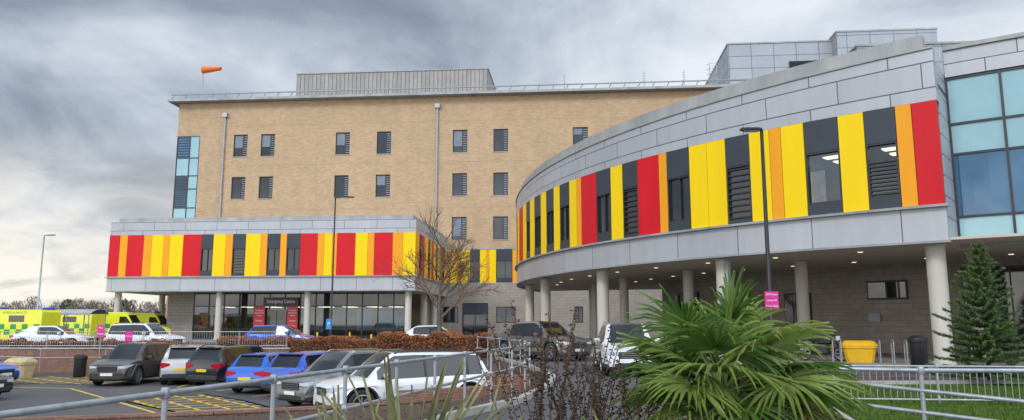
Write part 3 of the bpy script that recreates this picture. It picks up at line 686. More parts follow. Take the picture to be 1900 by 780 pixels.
def car(label,x,y,z,yaw,pt,L=4.6,W_=1.88,H=1.70,kind='suv',wr=.36,dark=False,group='cars in the hospital car park',cladding=True,chrome=True,black_roof=False):
    e=thing('parked_car',label,'car',(x,y,z),rad(yaw),group)
    h=L/2; hw=W_/2
    if kind=='suv': wb,rf,rr,tb=h-1.05,h-1.85,-h+.48,-h+.10; zbf=.60
    elif kind=='hatch': wb,rf,rr,tb=h-.90,h-1.80,-h+.62,-h+.14; zbf=.60
    elif kind=='coupe': wb,rf,rr,tb=h-1.2,h-2.1,-h+1.45,-h+.16; zbf=.61
    else: wb,rf,rr,tb=h-1.15,h-2.05,-h+1.25,-h+.45; zbf=.61
    zbR=H*zbf+.05
    fx,rx=h-.86,-h+.82; ra=wr+.05
    hood=[(wb,H*zbf-.02),(h-.75,H*.585),(h-.35,H*.55),(h-.12,H*.50),(h-.02,H*.44),(h,H*.38)]
    deck=[(-h,zbR-.16),(-h+.03,zbR-.05),(tb,zbR)]
    def ZB(X):
        if X>=wb: return interp(X,hood)
        if X<=tb: return interp(X,deck)
        return lerp(zbR,H*zbf-.02,(X-tb)/(wb-tb))
    zrp=[(tb,0),(lerp(tb,rr,.5),.60),(lerp(tb,rr,.85),.88),(rr,.94),(lerp(rr,0,.5),.985),(0,1.),(rf,.975),(lerp(rf,wb,.12),.91),(lerp(rf,wb,.5),.56),(wb,0)]
    def G(X): return interp(X,zrp) if tb<X<wb else 0
    key=[-h,-h+.03,-h+.1,tb,lerp(tb,rr,.5),rr,rf,lerp(rf,wb,.12),lerp(rf,wb,.5),wb,h-.12,h-.05,h]
    xs=sorted(set([round(v,3) for v in key]+[round(-h+L*i/64,3) for i in range(65)]+[round(c+ra*math.cos(math.pi*j/12),3) for c in (fx,rx) for j in range(13)]))
    xs=[v for i,v in enumerate(xs) if i==0 or v-xs[i-1]>.012 or v in (round(h,3),)]
    rings=[]
    for X in xs:
        dF=max(0,(X-(h-.75))/.75); dR=max(0,((-h+.55)-X)/.55)
        wd=hw*(1-.20*dF**3-.10*dR**3)*.99
        zl=.24+.08*dF**2+.12*dR**2; arch=0
        for wx in (fx,rx):
            if abs(X-wx)<ra: zl=max(zl,wr+math.sqrt(max(0,ra*ra-(X-wx)**2)))
            q=abs(X-wx)
            if q<ra+.22: arch=max(arch,1-(max(0,q-ra)/.22))
        zb=ZB(X); g=G(X); zs=zb-.13
        clz=.24+.16
        for wx in (fx,rx):
            r2=ra+.06
            if abs(X-wx)<r2: clz=max(clz,wr+math.sqrt(r2*r2-(X-wx)**2))
        clz=min(max(clz,zl+.03),zs-.03)
        flare=.018*arch
        wrf=hw*.715; zr=zb+(H-zb)*g; gg=g**.75
        zm=lerp(clz,zs,.45)
        if g>0: e5=(lerp(wd*.90,wrf,gg),max(zb+.015,zr-.075*min(1,g*1.3))); e6=(lerp(wd*.84,wrf-.045,gg),max(zb+.03,zr-.028*min(1,g*1.3))); e7=(lerp(wd*.66,wrf*.80,gg),max(zb+.045,zr-.004)); 
        else: e5=(wd*.90,zb+.008); e6=(wd*.82,zb+.022*(1-dF)); e7=(wd*.62,zb+.042*(1-dF)+.008)
        e8=(e7[0]*.5,(zr+.012) if g>0.02 else zb+.052*(1-dF)+.012); e9=(0,e8[1]+.006)
        pts=[(wd*.965+flare,zl),(wd*.99+flare,clz),(wd*.985+flare*.6,clz+.02),(wd*.972,zm),(wd*1.0,lerp(zm,zs,.8)),(wd*.99,zs),(wd*.945,zb),e5,e6,e7,e8,e9]
        full=pts+[(-a,b) for a,b in pts[-2::-1]]
        rings.append([(X,a,b) for a,b in full])
    body=MB(); glass=MB(); nR=len(rings[0])
    bp=lerp(rr,wb,.50)
    for i in range(len(xs)-1):
        A,B=rings[i],rings[i+1]; xm=(xs[i]+xs[i+1])/2
        for k in range(nR-1):
            kk=k if k<nR//2 else nR-2-k
            q=[A[k],B[k],B[k+1],A[k+1]]; isg=False;m=0
            if kk==0 and cladding: m=1
            if kk==6:
                if lerp(tb,rr,.75)<xm<lerp(wb,rf,.30): isg=True
                if abs(xm-bp)<.05 or (kind=='suv' and abs(xm-(rr+.38))<.05): isg=False;m=2
            if kk in(9,10):
                if tb+.03<xm<rr-.01: isg=True
                elif rf+.01<xm<wb-.01: isg=True
                elif black_roof and rr+.15<xm<rf-.1: m=2
            (glass if isg else body).face(q,0 if isg else m)
    for R,rev in ((rings[0],False),(rings[-1],True)):
        body.face(R if rev else R[::-1],0)
    body.obj('body',[pt,'clad3','black'],e,local=True,merge=True,smooth=34)
    glass.obj('window_glass','cglas',e,local=True,merge=True,smooth=34)
    mb=MB(); mb.box(-h+.15,h-.15,-hw*.84,hw*.84,.22,.50)
    mb.obj('underbody','black',e,local=True)
    for wx in (fx,rx):
        mb=MB(); mb.box(wx-ra+.01,wx+ra-.01,-hw*.82,hw*.82,.3,wr+ra-.02); mb.obj('wheel_arch_liner','black',e,local=True)
        for sy in (1,-1): add_wheel(e,wx,sy*(hw-.125),wr,.235,dark)
    def WD(X):
        dF=max(0,(X-(h-.75))/.75); dR=max(0,((-h+.55)-X)/.55)
        return hw*(1-.20*dF**3-.10*dR**3)*.99
    zn=ZB(h-.12)
    for sy in (1,-1):
        mb=MB(); P=[]
        for X,yy in ((h+.008,WD(h)*.60),(h+.006,WD(h)*.97),(h-.06,WD(h-.06)+.006),(h-.20,WD(h-.2)+.007),(h-.42,WD(h-.42)+.006)):
            P.append((X,sy*yy))
        top=[zn-.05,zn-.015,zn-.005,zn+.02,zn+.03]; bot=[zn-.12,zn-.14,zn-.13,zn-.07,zn+.0]
        for i in range(4): mb.face([(*P[i],bot[i]),(*P[i+1],bot[i+1]),(*P[i+1],top[i+1]),(*P[i],top[i])])
        mb.obj('headlight','lens',e,local=True)
        mb=MB(); P=[]
        zt=zbR-.07
        for X,yy in ((-h-.008,WD(-h)*(.48 if kind!='suv' else .55)),(-h-.006,WD(-h)*.985),(-h+.07,WD(-h+.07)+.006),(-h+.28,WD(-h+.28)+.006)): P.append((X,sy*yy))
        top=[zt-.05,zt,zt+.01,zt-.0]; bot=[zt-.14,zt-.22 if kind!='suv' else zt-.26,zt-.20,zt-.10]
        for i in range(3): mb.face([(*P[i],bot[i]),(*P[i+1],bot[i+1]),(*P[i+1],top[i+1]),(*P[i],top[i])])
        mb.obj('tail_light','tail',e,local=True)
        mb=MB(); softbox(mb,wb-.48,sy*(hw+.07),H*zbf+.10,.08,.11,.075,k=.4); mb.obj('door_mirror',[pt],e,local=True,smooth=50)
        for xx in (bp+.02,wb-.44,-h+1.42): 
            mb=MB(); mb.box(xx-.007,xx+.007,min(sy*hw*.93,sy*hw*.975),max(sy*hw*.93,sy*hw*.975),.45,ZB(xx)-.16); mb.obj('door_seam','black',e,local=True)
        for xx in (bp-.20,bp+.85):
            mb=MB(); softbox(mb,xx,sy*(hw*.985+.012),H*zbf-.21,.09,.016,.016,k=.4); mb.obj('door_handle','chrome' if chrome else pt,e,local=True)
        if kind=='suv':
            mb=MB(); yy=sy*(hw*.66)
            mb.tube([(rr+.05,yy,H*.955),(rr+.2,yy,H+.02),(rf-.15,yy,H+.02),(rf+.02,yy,H*.96)],.016,6); mb.obj('roof_rail','chrome' if chrome else 'black',e,local=True)
    mb=MB(); gw=WD(h)*.56
    mb.box(h-.05,h+.010,-gw,gw,zn-.27,zn-.06); 
    for j in range(3): mb.box(h+.0102,h+.020,-gw*.97,gw*.97,zn-.235+j*.06,zn-.222+j*.06,1)
    mb.obj('grille',['black','chrome'],e,local=True)
    mb=MB(); softbox(mb,h-.05,0,.36,.065,WD(h)*.80,.075,k=.3); mb.obj('lower_air_intake','clad3',e,local=True)
    mb=MB(); mb.box(h+.02,h+.034,-.26,.26,.44,.55); mb.obj('front_number_plate','pw',e,local=True)
    mb=MB(); mb.box(-h-.02,-h-.006,-.26,.26,zbR-.42,zbR-.31); mb.obj('rear_number_plate','py',e,local=True)
    mb=MB(); softbox(mb,-h+.04,0,.40,.07,WD(-h)*.93,.10,k=.3); mb.obj('rear_bumper_trim','clad3',e,local=True)
    if kind in('suv','hatch'):
        mb=MB(); softbox(mb,rr-.06,0,H*.965,.12,hw*.60,.018,k=.4); mb.obj('rear_spoiler',pt,e,local=True)
    return e
P_brown=paint('bronze_grey',(.075,.066,.058),.45)
P_silver=paint('silver',(.46,.46,.46),.5)
P_black=paint('black',(.010,.011,.013),.1)
P_blue=paint('blue',(.015,.09,.50),.3)
P_blue2=paint('bright_blue',(.012,.11,.56),.3)
P_grey=paint('steel_grey',(.20,.21,.215),.55)
P_white=paint('white',(.74,.76,.78),.0)
P_gun=paint('gunmetal',(.15,.14,.13),.55)
P_pale=paint('ice_silver',(.58,.60,.61),.3)
def at(px,Y,d=1.018): return ((px-950)/1400/d*Y,Y)
x,y=at(252,34.6); car('dark bronze off-road car parked nose towards the aisle',x,y,ZP,268,P_brown,4.5,1.9,1.76,wr=.38,chrome=False)
x,y=at(352,35.0); car('silver crossover parked tail out between two dark cars',x,y,ZP,104,P_silver,4.3,1.80,1.66)
x,y=at(446,34.0); car('black off-road car with dark wheels parked tail out',x,y,ZP,69,P_black,4.6,1.92,1.68,wr=.38,dark=True,chrome=False)
x,y=at(506,30.8); car('blue small hatchback parked beside the black car',x,y,ZP,78,P_blue2,4.0,1.75,1.49,kind='hatch',wr=.32,cladding=False,chrome=False)
x,y=at(592,29.6); car('bright blue hatchback parked tail out',x,y,ZP,68,P_blue,4.5,1.84,1.58,kind='hatch',wr=.34,cladding=False,chrome=False)
x,y=at(652,25.9); car('steel grey crossover with its nose out of the bay',x,y,ZP,232,P_grey,4.8,1.93,1.72,wr=.38)
x,y=at(752,23.0); car('large white off-road car parked by the brick planter',x,y,ZP,210,P_white,5.0,2.02,1.80,wr=.41,chrome=False,black_roof=True)
x,y=at(1006,36.0); car('gunmetal coupe-backed off-road car driving up the road',x,y,.004,310,P_gun,4.9,2.0,1.76,wr=.41,kind='coupe',group='cars on the access road')
x,y=at(1160,26.5); car('white crossover facing the crossing beside the palm',x,y,.004,267,P_pale,4.5,1.87,1.68,wr=.37,group='cars on the access road')
x,y=at(520,50); car('blue hatchback parked outside the emergency entrance',x,y,.004,350,P_blue,4.4,1.8,1.55,kind='hatch',wr=.33,cladding=False,group='cars on the access road')
x,y=at(267,45); car('white crossover on the upper road behind the railing',x,y,.004,345,P_white,4.5,1.82,1.66,wr=.35,group='cars on the access road')
x,y=at(808,49); car('white saloon half hidden behind the brown hedge',x,y,.004,357,P_white,4.7,1.82,1.54,kind='sedan',wr=.34,cladding=False,group='cars on the access road')
x,y=at(96,51); car('white saloon on the upper road beside the ambulance',x,y,.004,8,P_white,4.7,1.82,1.5,kind='sedan',wr=.34,cladding=False,group='cars on the access road')
x,y=at(-62,33); car('blue hatchback with only its nose showing',x,y,ZP,-10,P_blue,4.1,1.78,1.5,kind='hatch',wr=.33,cladding=False)
x,y=at(-95,27.0); car('black hatchback with only its nose showing',x,y,ZP,-10,P_black,4.1,1.78,1.45,kind='hatch',wr=.33,cladding=False)

def ambulance(label,x,y,yaw):
    e=thing('ambulance',label,'ambulance',(x,y,.004),rad(yaw),'ambulances parked by the shelter')
    L=6.2;h=3.1;W_=2.1
    prof=[(-h,.45),(-h,2.45),(-h+.15,2.62),(h-1.75,2.66),(h-1.55,2.45),(h-.95,1.45),(h-.15,1.15),(h,.95),(h,.42)]
    mb=MB(); w=W_/2
    def sec(y,s): return [(p[0]*s,y,.42+(p[1]-.42)*s) for p in prof]
    secs=[sec(-w,.985),sec(-w+.06,1.),sec(w-.06,1.),sec(w,.985)]
    for A,B in zip(secs[:-1],secs[1:]):
        for i in range(len(prof)): j=(i+1)%len(prof); mb.face([A[i],A[j],B[j],B[i]])
    mb.face(secs[0]);mb.face(secs[-1][::-1])
    mb.obj('body','amby',e,local=True,merge=True,smooth=35)
    for sy in (1,-1):
        mb=MB(); yy=sy*(w+.003)
        n=11
        for r in range(2):
            for i in range(n):
                if (i+r)%2==0: continue
                x0=-h+.1+i*(L-1.3)/n; x1=x0+(L-1.3)/n; z0=.85+r*.38
                mb.face([(x0,yy,z0),(x1,yy,z0),(x1,yy,z0+.38),(x0,yy,z0+.38)])
        mb.obj('battenburg_livery','ambg',e,local=True)
        mb=MB(); mb.face([(h-2.2,yy,1.68),(h-1.22,yy,1.68),(h-1.6,yy,2.25),(h-2.2,yy,2.25)]); mb.obj('side_window','cglas',e,local=True)
        mb=MB(); mb.face([(-h+1.3,yy,1.75),(-h+2.5,yy,1.75),(-h+2.5,yy,2.22),(-h+1.3,yy,2.22)]); mb.obj('side_window','cglas',e,local=True)
        c=text(None,'AMBULANCE',(0,0,0),.32,'ambg',0); c.parent=e; c.location=(-1.0,sy*(w+.004),2.42); c.rotation_euler=(math.pi/2,0,0 if sy<0 else math.pi); c.scale=(1,.75,1)
        for xx in (h-.95,-h+1.2): add_wheel(e,xx,sy*(w-.13),.36,.24,False)
        mb=MB(); softbox(mb,h-.05,sy*w*.75,.95,.07,.18,.12); mb.obj('headlight','lens',e,local=True)
        mb=MB(); softbox(mb,h-1.0,sy*(w+.14),1.6,.06,.12,.16); mb.obj('door_mirror','black',e,local=True)
    mb=MB(); q=[(h-1.53,-w*.85,2.40),(h-.99,-w*.9,1.52),(h-.99,w*.9,1.52),(h-1.53,w*.85,2.40)]; mb.face([(p[0]+.012,p[1],p[2]+.01) for p in q]); mb.obj('windscreen','cglas',e,local=True)
    mb=MB(); softbox(mb,h-1.95,0,2.75,.14,.8,.09); mb.obj('beacon_bar','beacon',e,local=True)
    mb=MB(); softbox(mb,-h+.3,0,2.70,.12,.7,.09); mb.obj('beacon_bar','beacon',e,local=True)
    mb=MB(); mb.box(-h+.05,h-.2,-w*.92,w*.92,.28,.46); mb.obj('underbody','black',e,local=True)
    return e
ambulance('yellow and green ambulance parked beside the shelter',*at(22,56,1.01),175)
ambulance('yellow and green ambulance parked under the canopy',*at(118,66,1.01),178)
ambulance('yellow and green ambulance parked near the emergency block',*at(212,70,1.01),5)
ambulance('yellow and green ambulance parked against the emergency block',*at(268,76,1.01),3)

# ============================================================ STREET FURNITURE
def lamp(label,x,y,z,h,arm,m='lampblack',group='street lamps'):
    e=thing('street_lamp',label,'street lamp',(x,y,z),0,group)
    mb=MB(); mb.lathe([(.11,0),(.11,1.2),(.075,1.25),(.055,h)],12); mb.ring((0,0,h-.03),(arm,0,h+.03),.035,.03,8); mb.obj('pole',m,e,local=True,smooth=40)
    mb=MB(); s_=1 if arm>0 else -1; softbox(mb,arm+s_*.22,0,h+.02,.34,.14,.05,k=.35); mb.obj('lamp_head',m,e,local=True,smooth=50)
    mb=MB(); mb.box(arm+s_*.22-.24,arm+s_*.22+.24,-.1,.1,h-.045,h-.031); mb.obj('lamp_lens','slat',e,local=True)
    return e
x,y=at(618,60,1.0); lamp('tall black street lamp on the kerb outside the emergency entrance',x,y,0,11.7,.95)
lamp('tall black street lamp with a magenta sign beside the curved wing',8.05,23.7,.0,7.85,-.12)
x,y=at(77,58,1.0); lamp('grey street lamp beside the ambulance bay',x,y,0,8.4,.28,'galv')
def sign(label,x,y,z0,z1,w,m,lines=None,pole=True,tsize=.1,ph=0):
    e=thing('sign',label,'sign',(x,y,ph))
    if pole:
        mb=MB(); mb.ring((0,.05,0),(0,.05,z1-ph),.03,.03,8); mb.obj('post','galv',e,local=True)
    mb=MB(); mb.box(-w/2,w/2,-.01,.01,z0-ph,z1-ph); mb.obj('sign_face',m,e,local=True)
    if lines:
        n=len(lines); hh=(z1-z0)/n
        for i,t in enumerate(lines): text(e,t,(x,y-.016,z1-(i+.5)*hh),tsize,'white')
    return e
sign('magenta drop-off sign fixed to the black street lamp',8.05,23.55,2.12,2.66,.42,'magenta',['10 Minute','Drop off','Zone Only'],False,.088)
x,y=at(183,41.2); sign('magenta parking sign on a post by the railing',x,y,.95,1.6,.36,'magenta',['Pay','Here'],ph=0,tsize=.15)
x,y=at(236,40.5); sign('magenta parking sign on a post above the wall',x,y,.75,1.25,.40,'magenta',['Parking'],ph=0,tsize=.1)
x,y=at(615,59.5,1.005); sign('small blue notice on the street lamp',x-.05,y-.3,1.2,2.0,.42,'bluesign',['P'],False,.4,ph=0)
for px,Y in ((690,47),(706,46.5),(921,44),(590,58),(650,58)):
    x,y=at(px,Y,1.01)
    e=thing('bollard','short yellow bollard beside the road','bollard',(x,y,0),group='yellow bollards')
    mb=MB(); mb.lathe([(.07,0),(.07,.95),(.05,1.0),(0,1.01)],12); mb.obj('post','gritp',e,local=True,smooth=40)
def gritbin(label,x,y,z,m,s=1.):
    e=thing('grit_bin',label,'grit bin',(x,y,z),rad(-20))
    def rr(w,d,z): k=.1; return [(-w+k,-d,z),(w-k,-d,z),(w,-d+k,z),(w,d-k,z),(w-k,d,z),(-w+k,d,z),(-w,d-k,z),(-w,-d+k,z)]
    for nm,lay in (('tub',[(0,.52,.30),(.55,.62,.38),(.6,.66,.42),(.66,.66,.42)]),('lid',[(.665,.67,.43),(.72,.67,.43),(.86,.6,.25),(.90,.5,.12)])):
        mb=MB(); R=[rr(w*s,d*s,z_*s) for z_,w,d in lay]
        for A,B in zip(R[:-1],R[1:]):
            for i in range(8): j=(i+1)%8; mb.face([A[i],A[j],B[j],B[i]])
        mb.face(R[0][::-1]); mb.face(R[-1]); mb.obj(nm,m,e,local=True)
gx,gy=at(1590,30.5,1.01); gritbin('yellow plastic grit bin with a domed lid under the curved wing',gx,gy,.15,'gritp',.95)
gx,gy=at(40,38); gritbin('cream plastic grit bin at the edge of the car park',gx,gy,ZP,'cream',1.05)
def litter(label,x,y,z):
    e=thing('litter_bin',label,'litter bin',(x,y,z))
    mb=MB(); mb.lathe([(0,0),(.25,0),(.28,.05),(.28,.85),(.31,.87),(.31,.95)],18); mb.obj('drum','black',e,local=True,smooth=40)
    mb=MB(); mb.lathe([(.31,.953),(.30,1.02),(.2,1.1),(0,1.12)],18); mb.obj('lid','black',e,local=True,smooth=40)
gx,gy=at(1703,27.0,1.015); litter('black litter bin beside the front column',gx,gy,.15)
gx,gy=at(150,38); litter('black litter bin at the foot of the brick wall',gx,gy,ZP)
for i,px in enumerate((1541,1556,1627,1652,1676)):
    gx,gy=at(px,31-.3*i,1.01)
    e=thing('cycle_stand','stainless steel hoop cycle stand','cycle stand',(gx,gy,.15),rad(70),group='cycle stands')
    mb=MB(); pts=[(-.35,0,0),(-.35,0,.72)]+[(-.35+.15-.15*math.cos(t),0,.72+.15*math.sin(t)) for t in (.4,.8,1.2,1.57)]+[(.2+.15*math.sin(t),0,.72+.15*math.cos(t)) for t in (0,.4,.8,1.2,1.57)]+[(.35,0,0)]
    mb.tube(pts,.028,8); mb.obj('hoop','galv',e,local=True,smooth=60)
gx,gy=at(1522,31.5,1.01)
e=thing('motorcycle','black motorcycle parked on its stand under the curved wing','motorcycle',(gx,gy,.15),rad(-25))
for xx in (-.7,.7):
    w_=bpy.data.objects.new('wheel',None); COL.objects.link(w_); w_.parent=e; w_.location=(xx,0,.31)
    mb=MB(); mb.lathe([(.24,-.05),(.29,-.06),(.31,0),(.29,.06),(.24,.05)],20,axis='y'); mb.obj('tyre','tyre',w_,local=True,smooth=50)
    mb=MB(); mb.lathe([(.24,-.03),(.24,.03),(.21,.03),(.21,-.03)],20,axis='y')
    for k in range(6): t=k*math.pi/3; mb.ring((0,0,0),(.22*math.cos(t),0,.22*math.sin(t)),.012,.012,4)
    mb.obj('rim','rim',w_,local=True)
mb=MB(); softbox(mb,.12,0,.82,.3,.15,.14,k=.4); mb.obj('fuel_tank','black',e,local=True,smooth=60)
mb=MB(); softbox(mb,-.42,0,.84,.38,.13,.06,k=.4); mb.obj('seat','tyre',e,local=True,smooth=60)
mb=MB(); softbox(mb,0,0,.48,.28,.16,.2,k=.3); mb.tube([(.7,.08,.31),(.5,.08,.95)],.03,6);mb.tube([(.7,-.08,.31),(.5,-.08,.95)],.03,6); mb.tube([(-.7,.09,.31),(-.1,.09,.45)],.03,6); mb.tube([(-.8,.15,.4),(-.1,.15,.35)],.045,8); mb.obj('engine_frame','rimd',e,local=True)
mb=MB(); mb.tube([(.4,-.38,1.08),(.5,-.1,1.02),(.5,.1,1.02),(.4,.38,1.08)],.018,6); mb.obj('handlebar','black',e,local=True)
mb=MB(); softbox(mb,.62,0,.92,.09,.1,.1,k=.4); mb.obj('headlight','lens',e,local=True,smooth=60)
mb=MB(); mb.face([(.6,-.14,1.0),(.6,.14,1.0),(.45,.1,1.35),(.45,-.1,1.35)]); mb.obj('screen','cglas',e,local=True)
nb=thing('notice','small white wall notice beneath the undercroft window','sign',TD(221,11.4,1.9)); one(nb,'notice_face','slat',TD,DU,220.6,221.8,11.5,11.57,1.75,2.2)
sx,sy=at(130,60,1.0)
e=thing('shelter','long shelter with curved grey roof beside the ambulance bay','shelter',(sx,sy,0))
mb=MB(); n=8
for k in range(n):
    t0=-1+2*k/n;t1=-1+2*(k+1)/n
    mb.face([(-2.7,t0*1.4,2.75-.35*t0*t0),(2.7,t0*1.4,2.75-.35*t0*t0),(2.7,t1*1.4,2.75-.35*t1*t1),(-2.7,t1*1.4,2.75-.35*t1*t1)])
mb.box(-2.75,2.75,-1.45,-1.38,2.3,2.45)
mb.obj('roof','coping',e,local=True)
for xx in (-2.5,-.8,.8,2.5):
    for yy in (-1.2,1.2): mb=MB(); mb.ring((xx,yy,0),(xx,yy,2.45),.04,.04,8); mb.obj('post','galv',e,local=True)

# ============================================================ VEGETATION
def bare_tree(name,label,x,y,z,h,spread,seed,m='twig',depth=5,tr=.12):
    rnd=random.Random(seed); e=thing(name,label,'tree',(x,y,z))
    tk=MB(); cr=MB()
    def grow(p,d,l,r,k,mb):
        n=3; q=p; r=max(r,.012)
        for i in range(n):
            d2=(d+Vector((rnd.uniform(-.12,.12),rnd.uniform(-.12,.12),.05))).normalized(); q2=q+d2*l/n
            mb.ring(q,q2,max(.012,r*(1-.25*i/n)),max(.010,r*(1-.25*(i+1)/n)),6 if k<2 else 4,caps=False); 
            if k>0 and i>0 and k<depth:
                az=rnd.uniform(0,6.28); s=d2.orthogonal().normalized(); s.rotate(Matrix.Rotation(az,3,d2))
                grow(q2,(d2*.8+s*.75+Vector((0,0,.12))).normalized(),l*rnd.uniform(.55,.78),r*.55,k+1,cr)
            q=q2;d=d2
        if k<depth:
            for _ in range(2):
                az=rnd.uniform(0,6.28); s=d.orthogonal().normalized(); s.rotate(Matrix.Rotation(az,3,d))
                grow(q,(d+s*.5*spread).normalized(),l*rnd.uniform(.62,.82),r*.62,k+1,cr)
    p=Vector((0,0,0)); H=h*.60; n=10
    for i in range(n):
        q=p+Vector((rnd.uniform(-.04,.04),rnd.uniform(-.04,.04),H/n)); r0=tr*(1-.6*i/n); r1=tr*(1-.6*(i+1)/n)
        tk.ring(p,q,r0,r1,8,caps=False); p=q
        if i>=3:
            for _ in range(2):
                az=rnd.uniform(0,6.28); dd=Vector((math.cos(az)*.8*spread,math.sin(az)*.8*spread,.75)).normalized()
                grow(p,dd,h*.245*(1.15-.06*i),r1*.5,1,cr)
    grow(p,Vector((0,0,1)),h*.20,tr*.35,1,cr)
    tk.obj('trunk','bark',e,local=True,smooth=60); cr.obj('crown',m,e,local=True)
    return e
x,y=at(814,46,1.01); bare_tree('bare_tree','leafless young tree with fine brown twigs behind the hedge',x,y,0,7.9,1.25,5,depth=4,tr=.17)
def hedge(label,pts,w,h,z,dens,seed):
    rnd=random.Random(seed); e=thing('hedge',label,'hedge',(pts[0][0],pts[0][1],z)); core=MB(); lf=MB()
    for (x0,y0),(x1,y1) in zip(pts[:-1],pts[1:]):
        a=Vector((x0,y0));b=Vector((x1,y1));t=(b-a).normalized();n_=Vector((-t.y,t.x));L=(b-a).length
        q=[a-n_*w*.36,b-n_*w*.36,b+n_*w*.36,a+n_*w*.36]
        for i in range(4): j=(i+1)%4; core.face([(q[i].x,q[i].y,z),(q[j].x,q[j].y,z),(q[j].x,q[j].y,z+h*.84),(q[i].x,q[i].y,z+h*.84)])
        core.face([(v.x,v.y,z+h*.84) for v in q])
        for _ in range(int(L*dens)):
            s=rnd.uniform(-.1,L+.1); o_=rnd.uniform(-.5,.5); zz=rnd.random()
            if rnd.random()<.75:
                if rnd.random()<.45: zz=rnd.uniform(.84,1.02)
                else: o_=(.5 if o_>0 else -.5)*rnd.uniform(.72,1.0)
            bumpy=1+.10*math.sin(s*2.3)+.06*math.sin(s*7.1)
            c=Vector((*(a+t*s+n_*o_*w*bumpy),z+zz*h*bumpy)); u=Vector((rnd.gauss(0,1),rnd.gauss(0,1),rnd.gauss(0,1))).normalized(); v=u.orthogonal().normalized(); k=rnd.uniform(.035,.07)
            lf.face([c-u*k,c+v*k*.6,c+u*k,c-v*k*.6])
    core.obj('branches','hedgei',e); lf.obj('foliage','hedge',e); return e
hedge('clipped copper-brown beech hedge on the bank above the car park',[(-6.9,40.2),(-4,40.0),(-1.4,38.6)],1.2,1.10,0.,1800,3)
hedge('lower copper-brown beech hedge beside the upper road',[(-16.5,43.4),(-10,43.2),(-7.2,42.0)],1.1,.85,0.,1000,4)
hedge('brown hedge behind the railing on the brick wall',[(-34,42.6),(-18,42.6)],.8,.7,0.,500,9)
def palm(label,x,y,z,hub,nf,seed,R=.52,pet=.5):
    rnd=random.Random(seed); e=thing('palm',label,'palm',(x,y,z))
    tk=MB(); tk.lathe([(.16,0),(.15,hub*.4),(.13,hub*.8),(.08,hub)],12)
    for k in range(60):
        t=rnd.uniform(0,6.28); zz=rnd.uniform(.1,hub); p=Vector((math.cos(t)*.13,math.sin(t)*.13,zz)); tk.ring(p,p+Vector((math.cos(t)*.07,math.sin(t)*.07,.12)),.02,.005,4)
    tk.obj('trunk','bark',e,local=True)
    for f in range(nf):
        az=f*2.399+rnd.uniform(-.25,.25); el=lerp(1.35,-.25,(f/nf)**.8)+rnd.uniform(-.12,.12)
        pl=pet*rnd.uniform(.75,1.35); Rf=R*rnd.uniform(.8,1.18)
        hd=Vector((math.cos(az),math.sin(az),0)); d=(hd*math.cos(el)+Vector((0,0,math.sin(el)))).normalized()
        p0=Vector((0,0,hub-.05)); p1=p0+d*pl*.5; d2=(d+Vector((0,0,-.18))).normalized(); p2=p1+d2*pl*.5
        mb=MB(); mb.ring(p0,p1,.014,.011,5,m=0,caps=False); mb.ring(p1,p2,.011,.008,5,m=0,caps=False)
        fwd=(d2+Vector((0,0,-.25))).normalized(); side=fwd.cross(Vector((0,0,1)))
        if side.length<.1: side=Vector((math.sin(az),-math.cos(az),0))
        side.normalize(); nr=side.cross(fwd).normalized()
        tw=rnd.uniform(-.6,.6); side=(side*math.cos(tw)+nr*math.sin(tw)).normalized(); nr=side.cross(fwd).normalized()
        ns=rnd.choice((26,30,34))
        for k in range(ns):
            th=lerp(-2.0,2.0,k/(ns-1))+rnd.uniform(-.03,.03)
            dd=(fwd*math.cos(th)+side*math.sin(th)+nr*.16*(1-abs(th)/2.2)+Vector((rnd.uniform(-.04,.04),rnd.uniform(-.04,.04),rnd.uniform(-.05,.05)))).normalized()
            w_=nr.cross(dd).normalized(); ln=Rf*(1-.22*abs(th)/2.15)*rnd.uniform(.86,1.06); dr=rnd.uniform(.10,.42)
            sec=[]
            for s_,ww in ((.04,.004),(.35,.019),(.62,.015),(.85,.007),(1.,.0008)):
                c=p2+dd*ln*s_+Vector((0,0,-1))*ln*dr*max(0,s_-.35)**2*2.2
                sec.append((c-w_*ww+nr*.008,c-nr*.008,c+w_*ww+nr*.008))
            for A,B in zip(sec[:-1],sec[1:]):
                mb.face([A[0],A[1],B[1],B[0]],1); mb.face([A[1],A[2],B[2],B[1]],1)
        mt='palm' if rnd.random()<.5 else 'palm2'
        if f>nf*.86: mt='palmd'
        mb.obj('frond',['palm2',mt],e,local=True)
    return e
palm('bushy fan palm with glossy green pleated leaves in the planting bed',1.88,6.9,-.2,1.33,30,21,.62,.52)
palm('smaller fan palm beside the bushy palm',2.55,7.6,-.4,1.05,18,33,.55,.45)
def sword(label,x,y,z,n,ln,seed,m='phor',spread=.6,wm=1.):
    rnd=random.Random(seed); e=thing('sword_leaf_plant',label,'plant',(x,y,z)); mb=MB()
    for i in range(n):
        az=rnd.uniform(0,6.28); le=rnd.uniform(.05,spread); d=Vector((math.cos(az)*le,math.sin(az)*le,1)).normalized(); l=ln*rnd.uniform(.65,1.05)
        a2=az+1.57+rnd.uniform(-.6,.6); w_=Vector((math.cos(a2),math.sin(a2),0)); w_=(w_-d*w_.dot(d)).normalized(); n_=w_.cross(d); sec=[]
        for s_,ww in ((0,.02),(.3,.036),(.65,.030),(.9,.013),(1,.001)):
            c=Vector((math.cos(az),math.sin(az),0))*.05+d*l*s_+Vector((math.cos(az)*.3,math.sin(az)*.3,-.25))*s_**2.4*l*le
            sec.append((c-w_*ww*wm+n_*.008,c-n_*.008,c+w_*ww*wm+n_*.008))
        for A,B in zip(sec[:-1],sec[1:]): mb.face([A[0],A[1],B[1],B[0]]); mb.face([A[1],A[2],B[2],B[1]])
    mb.obj('leaves',m,e,local=True); return e
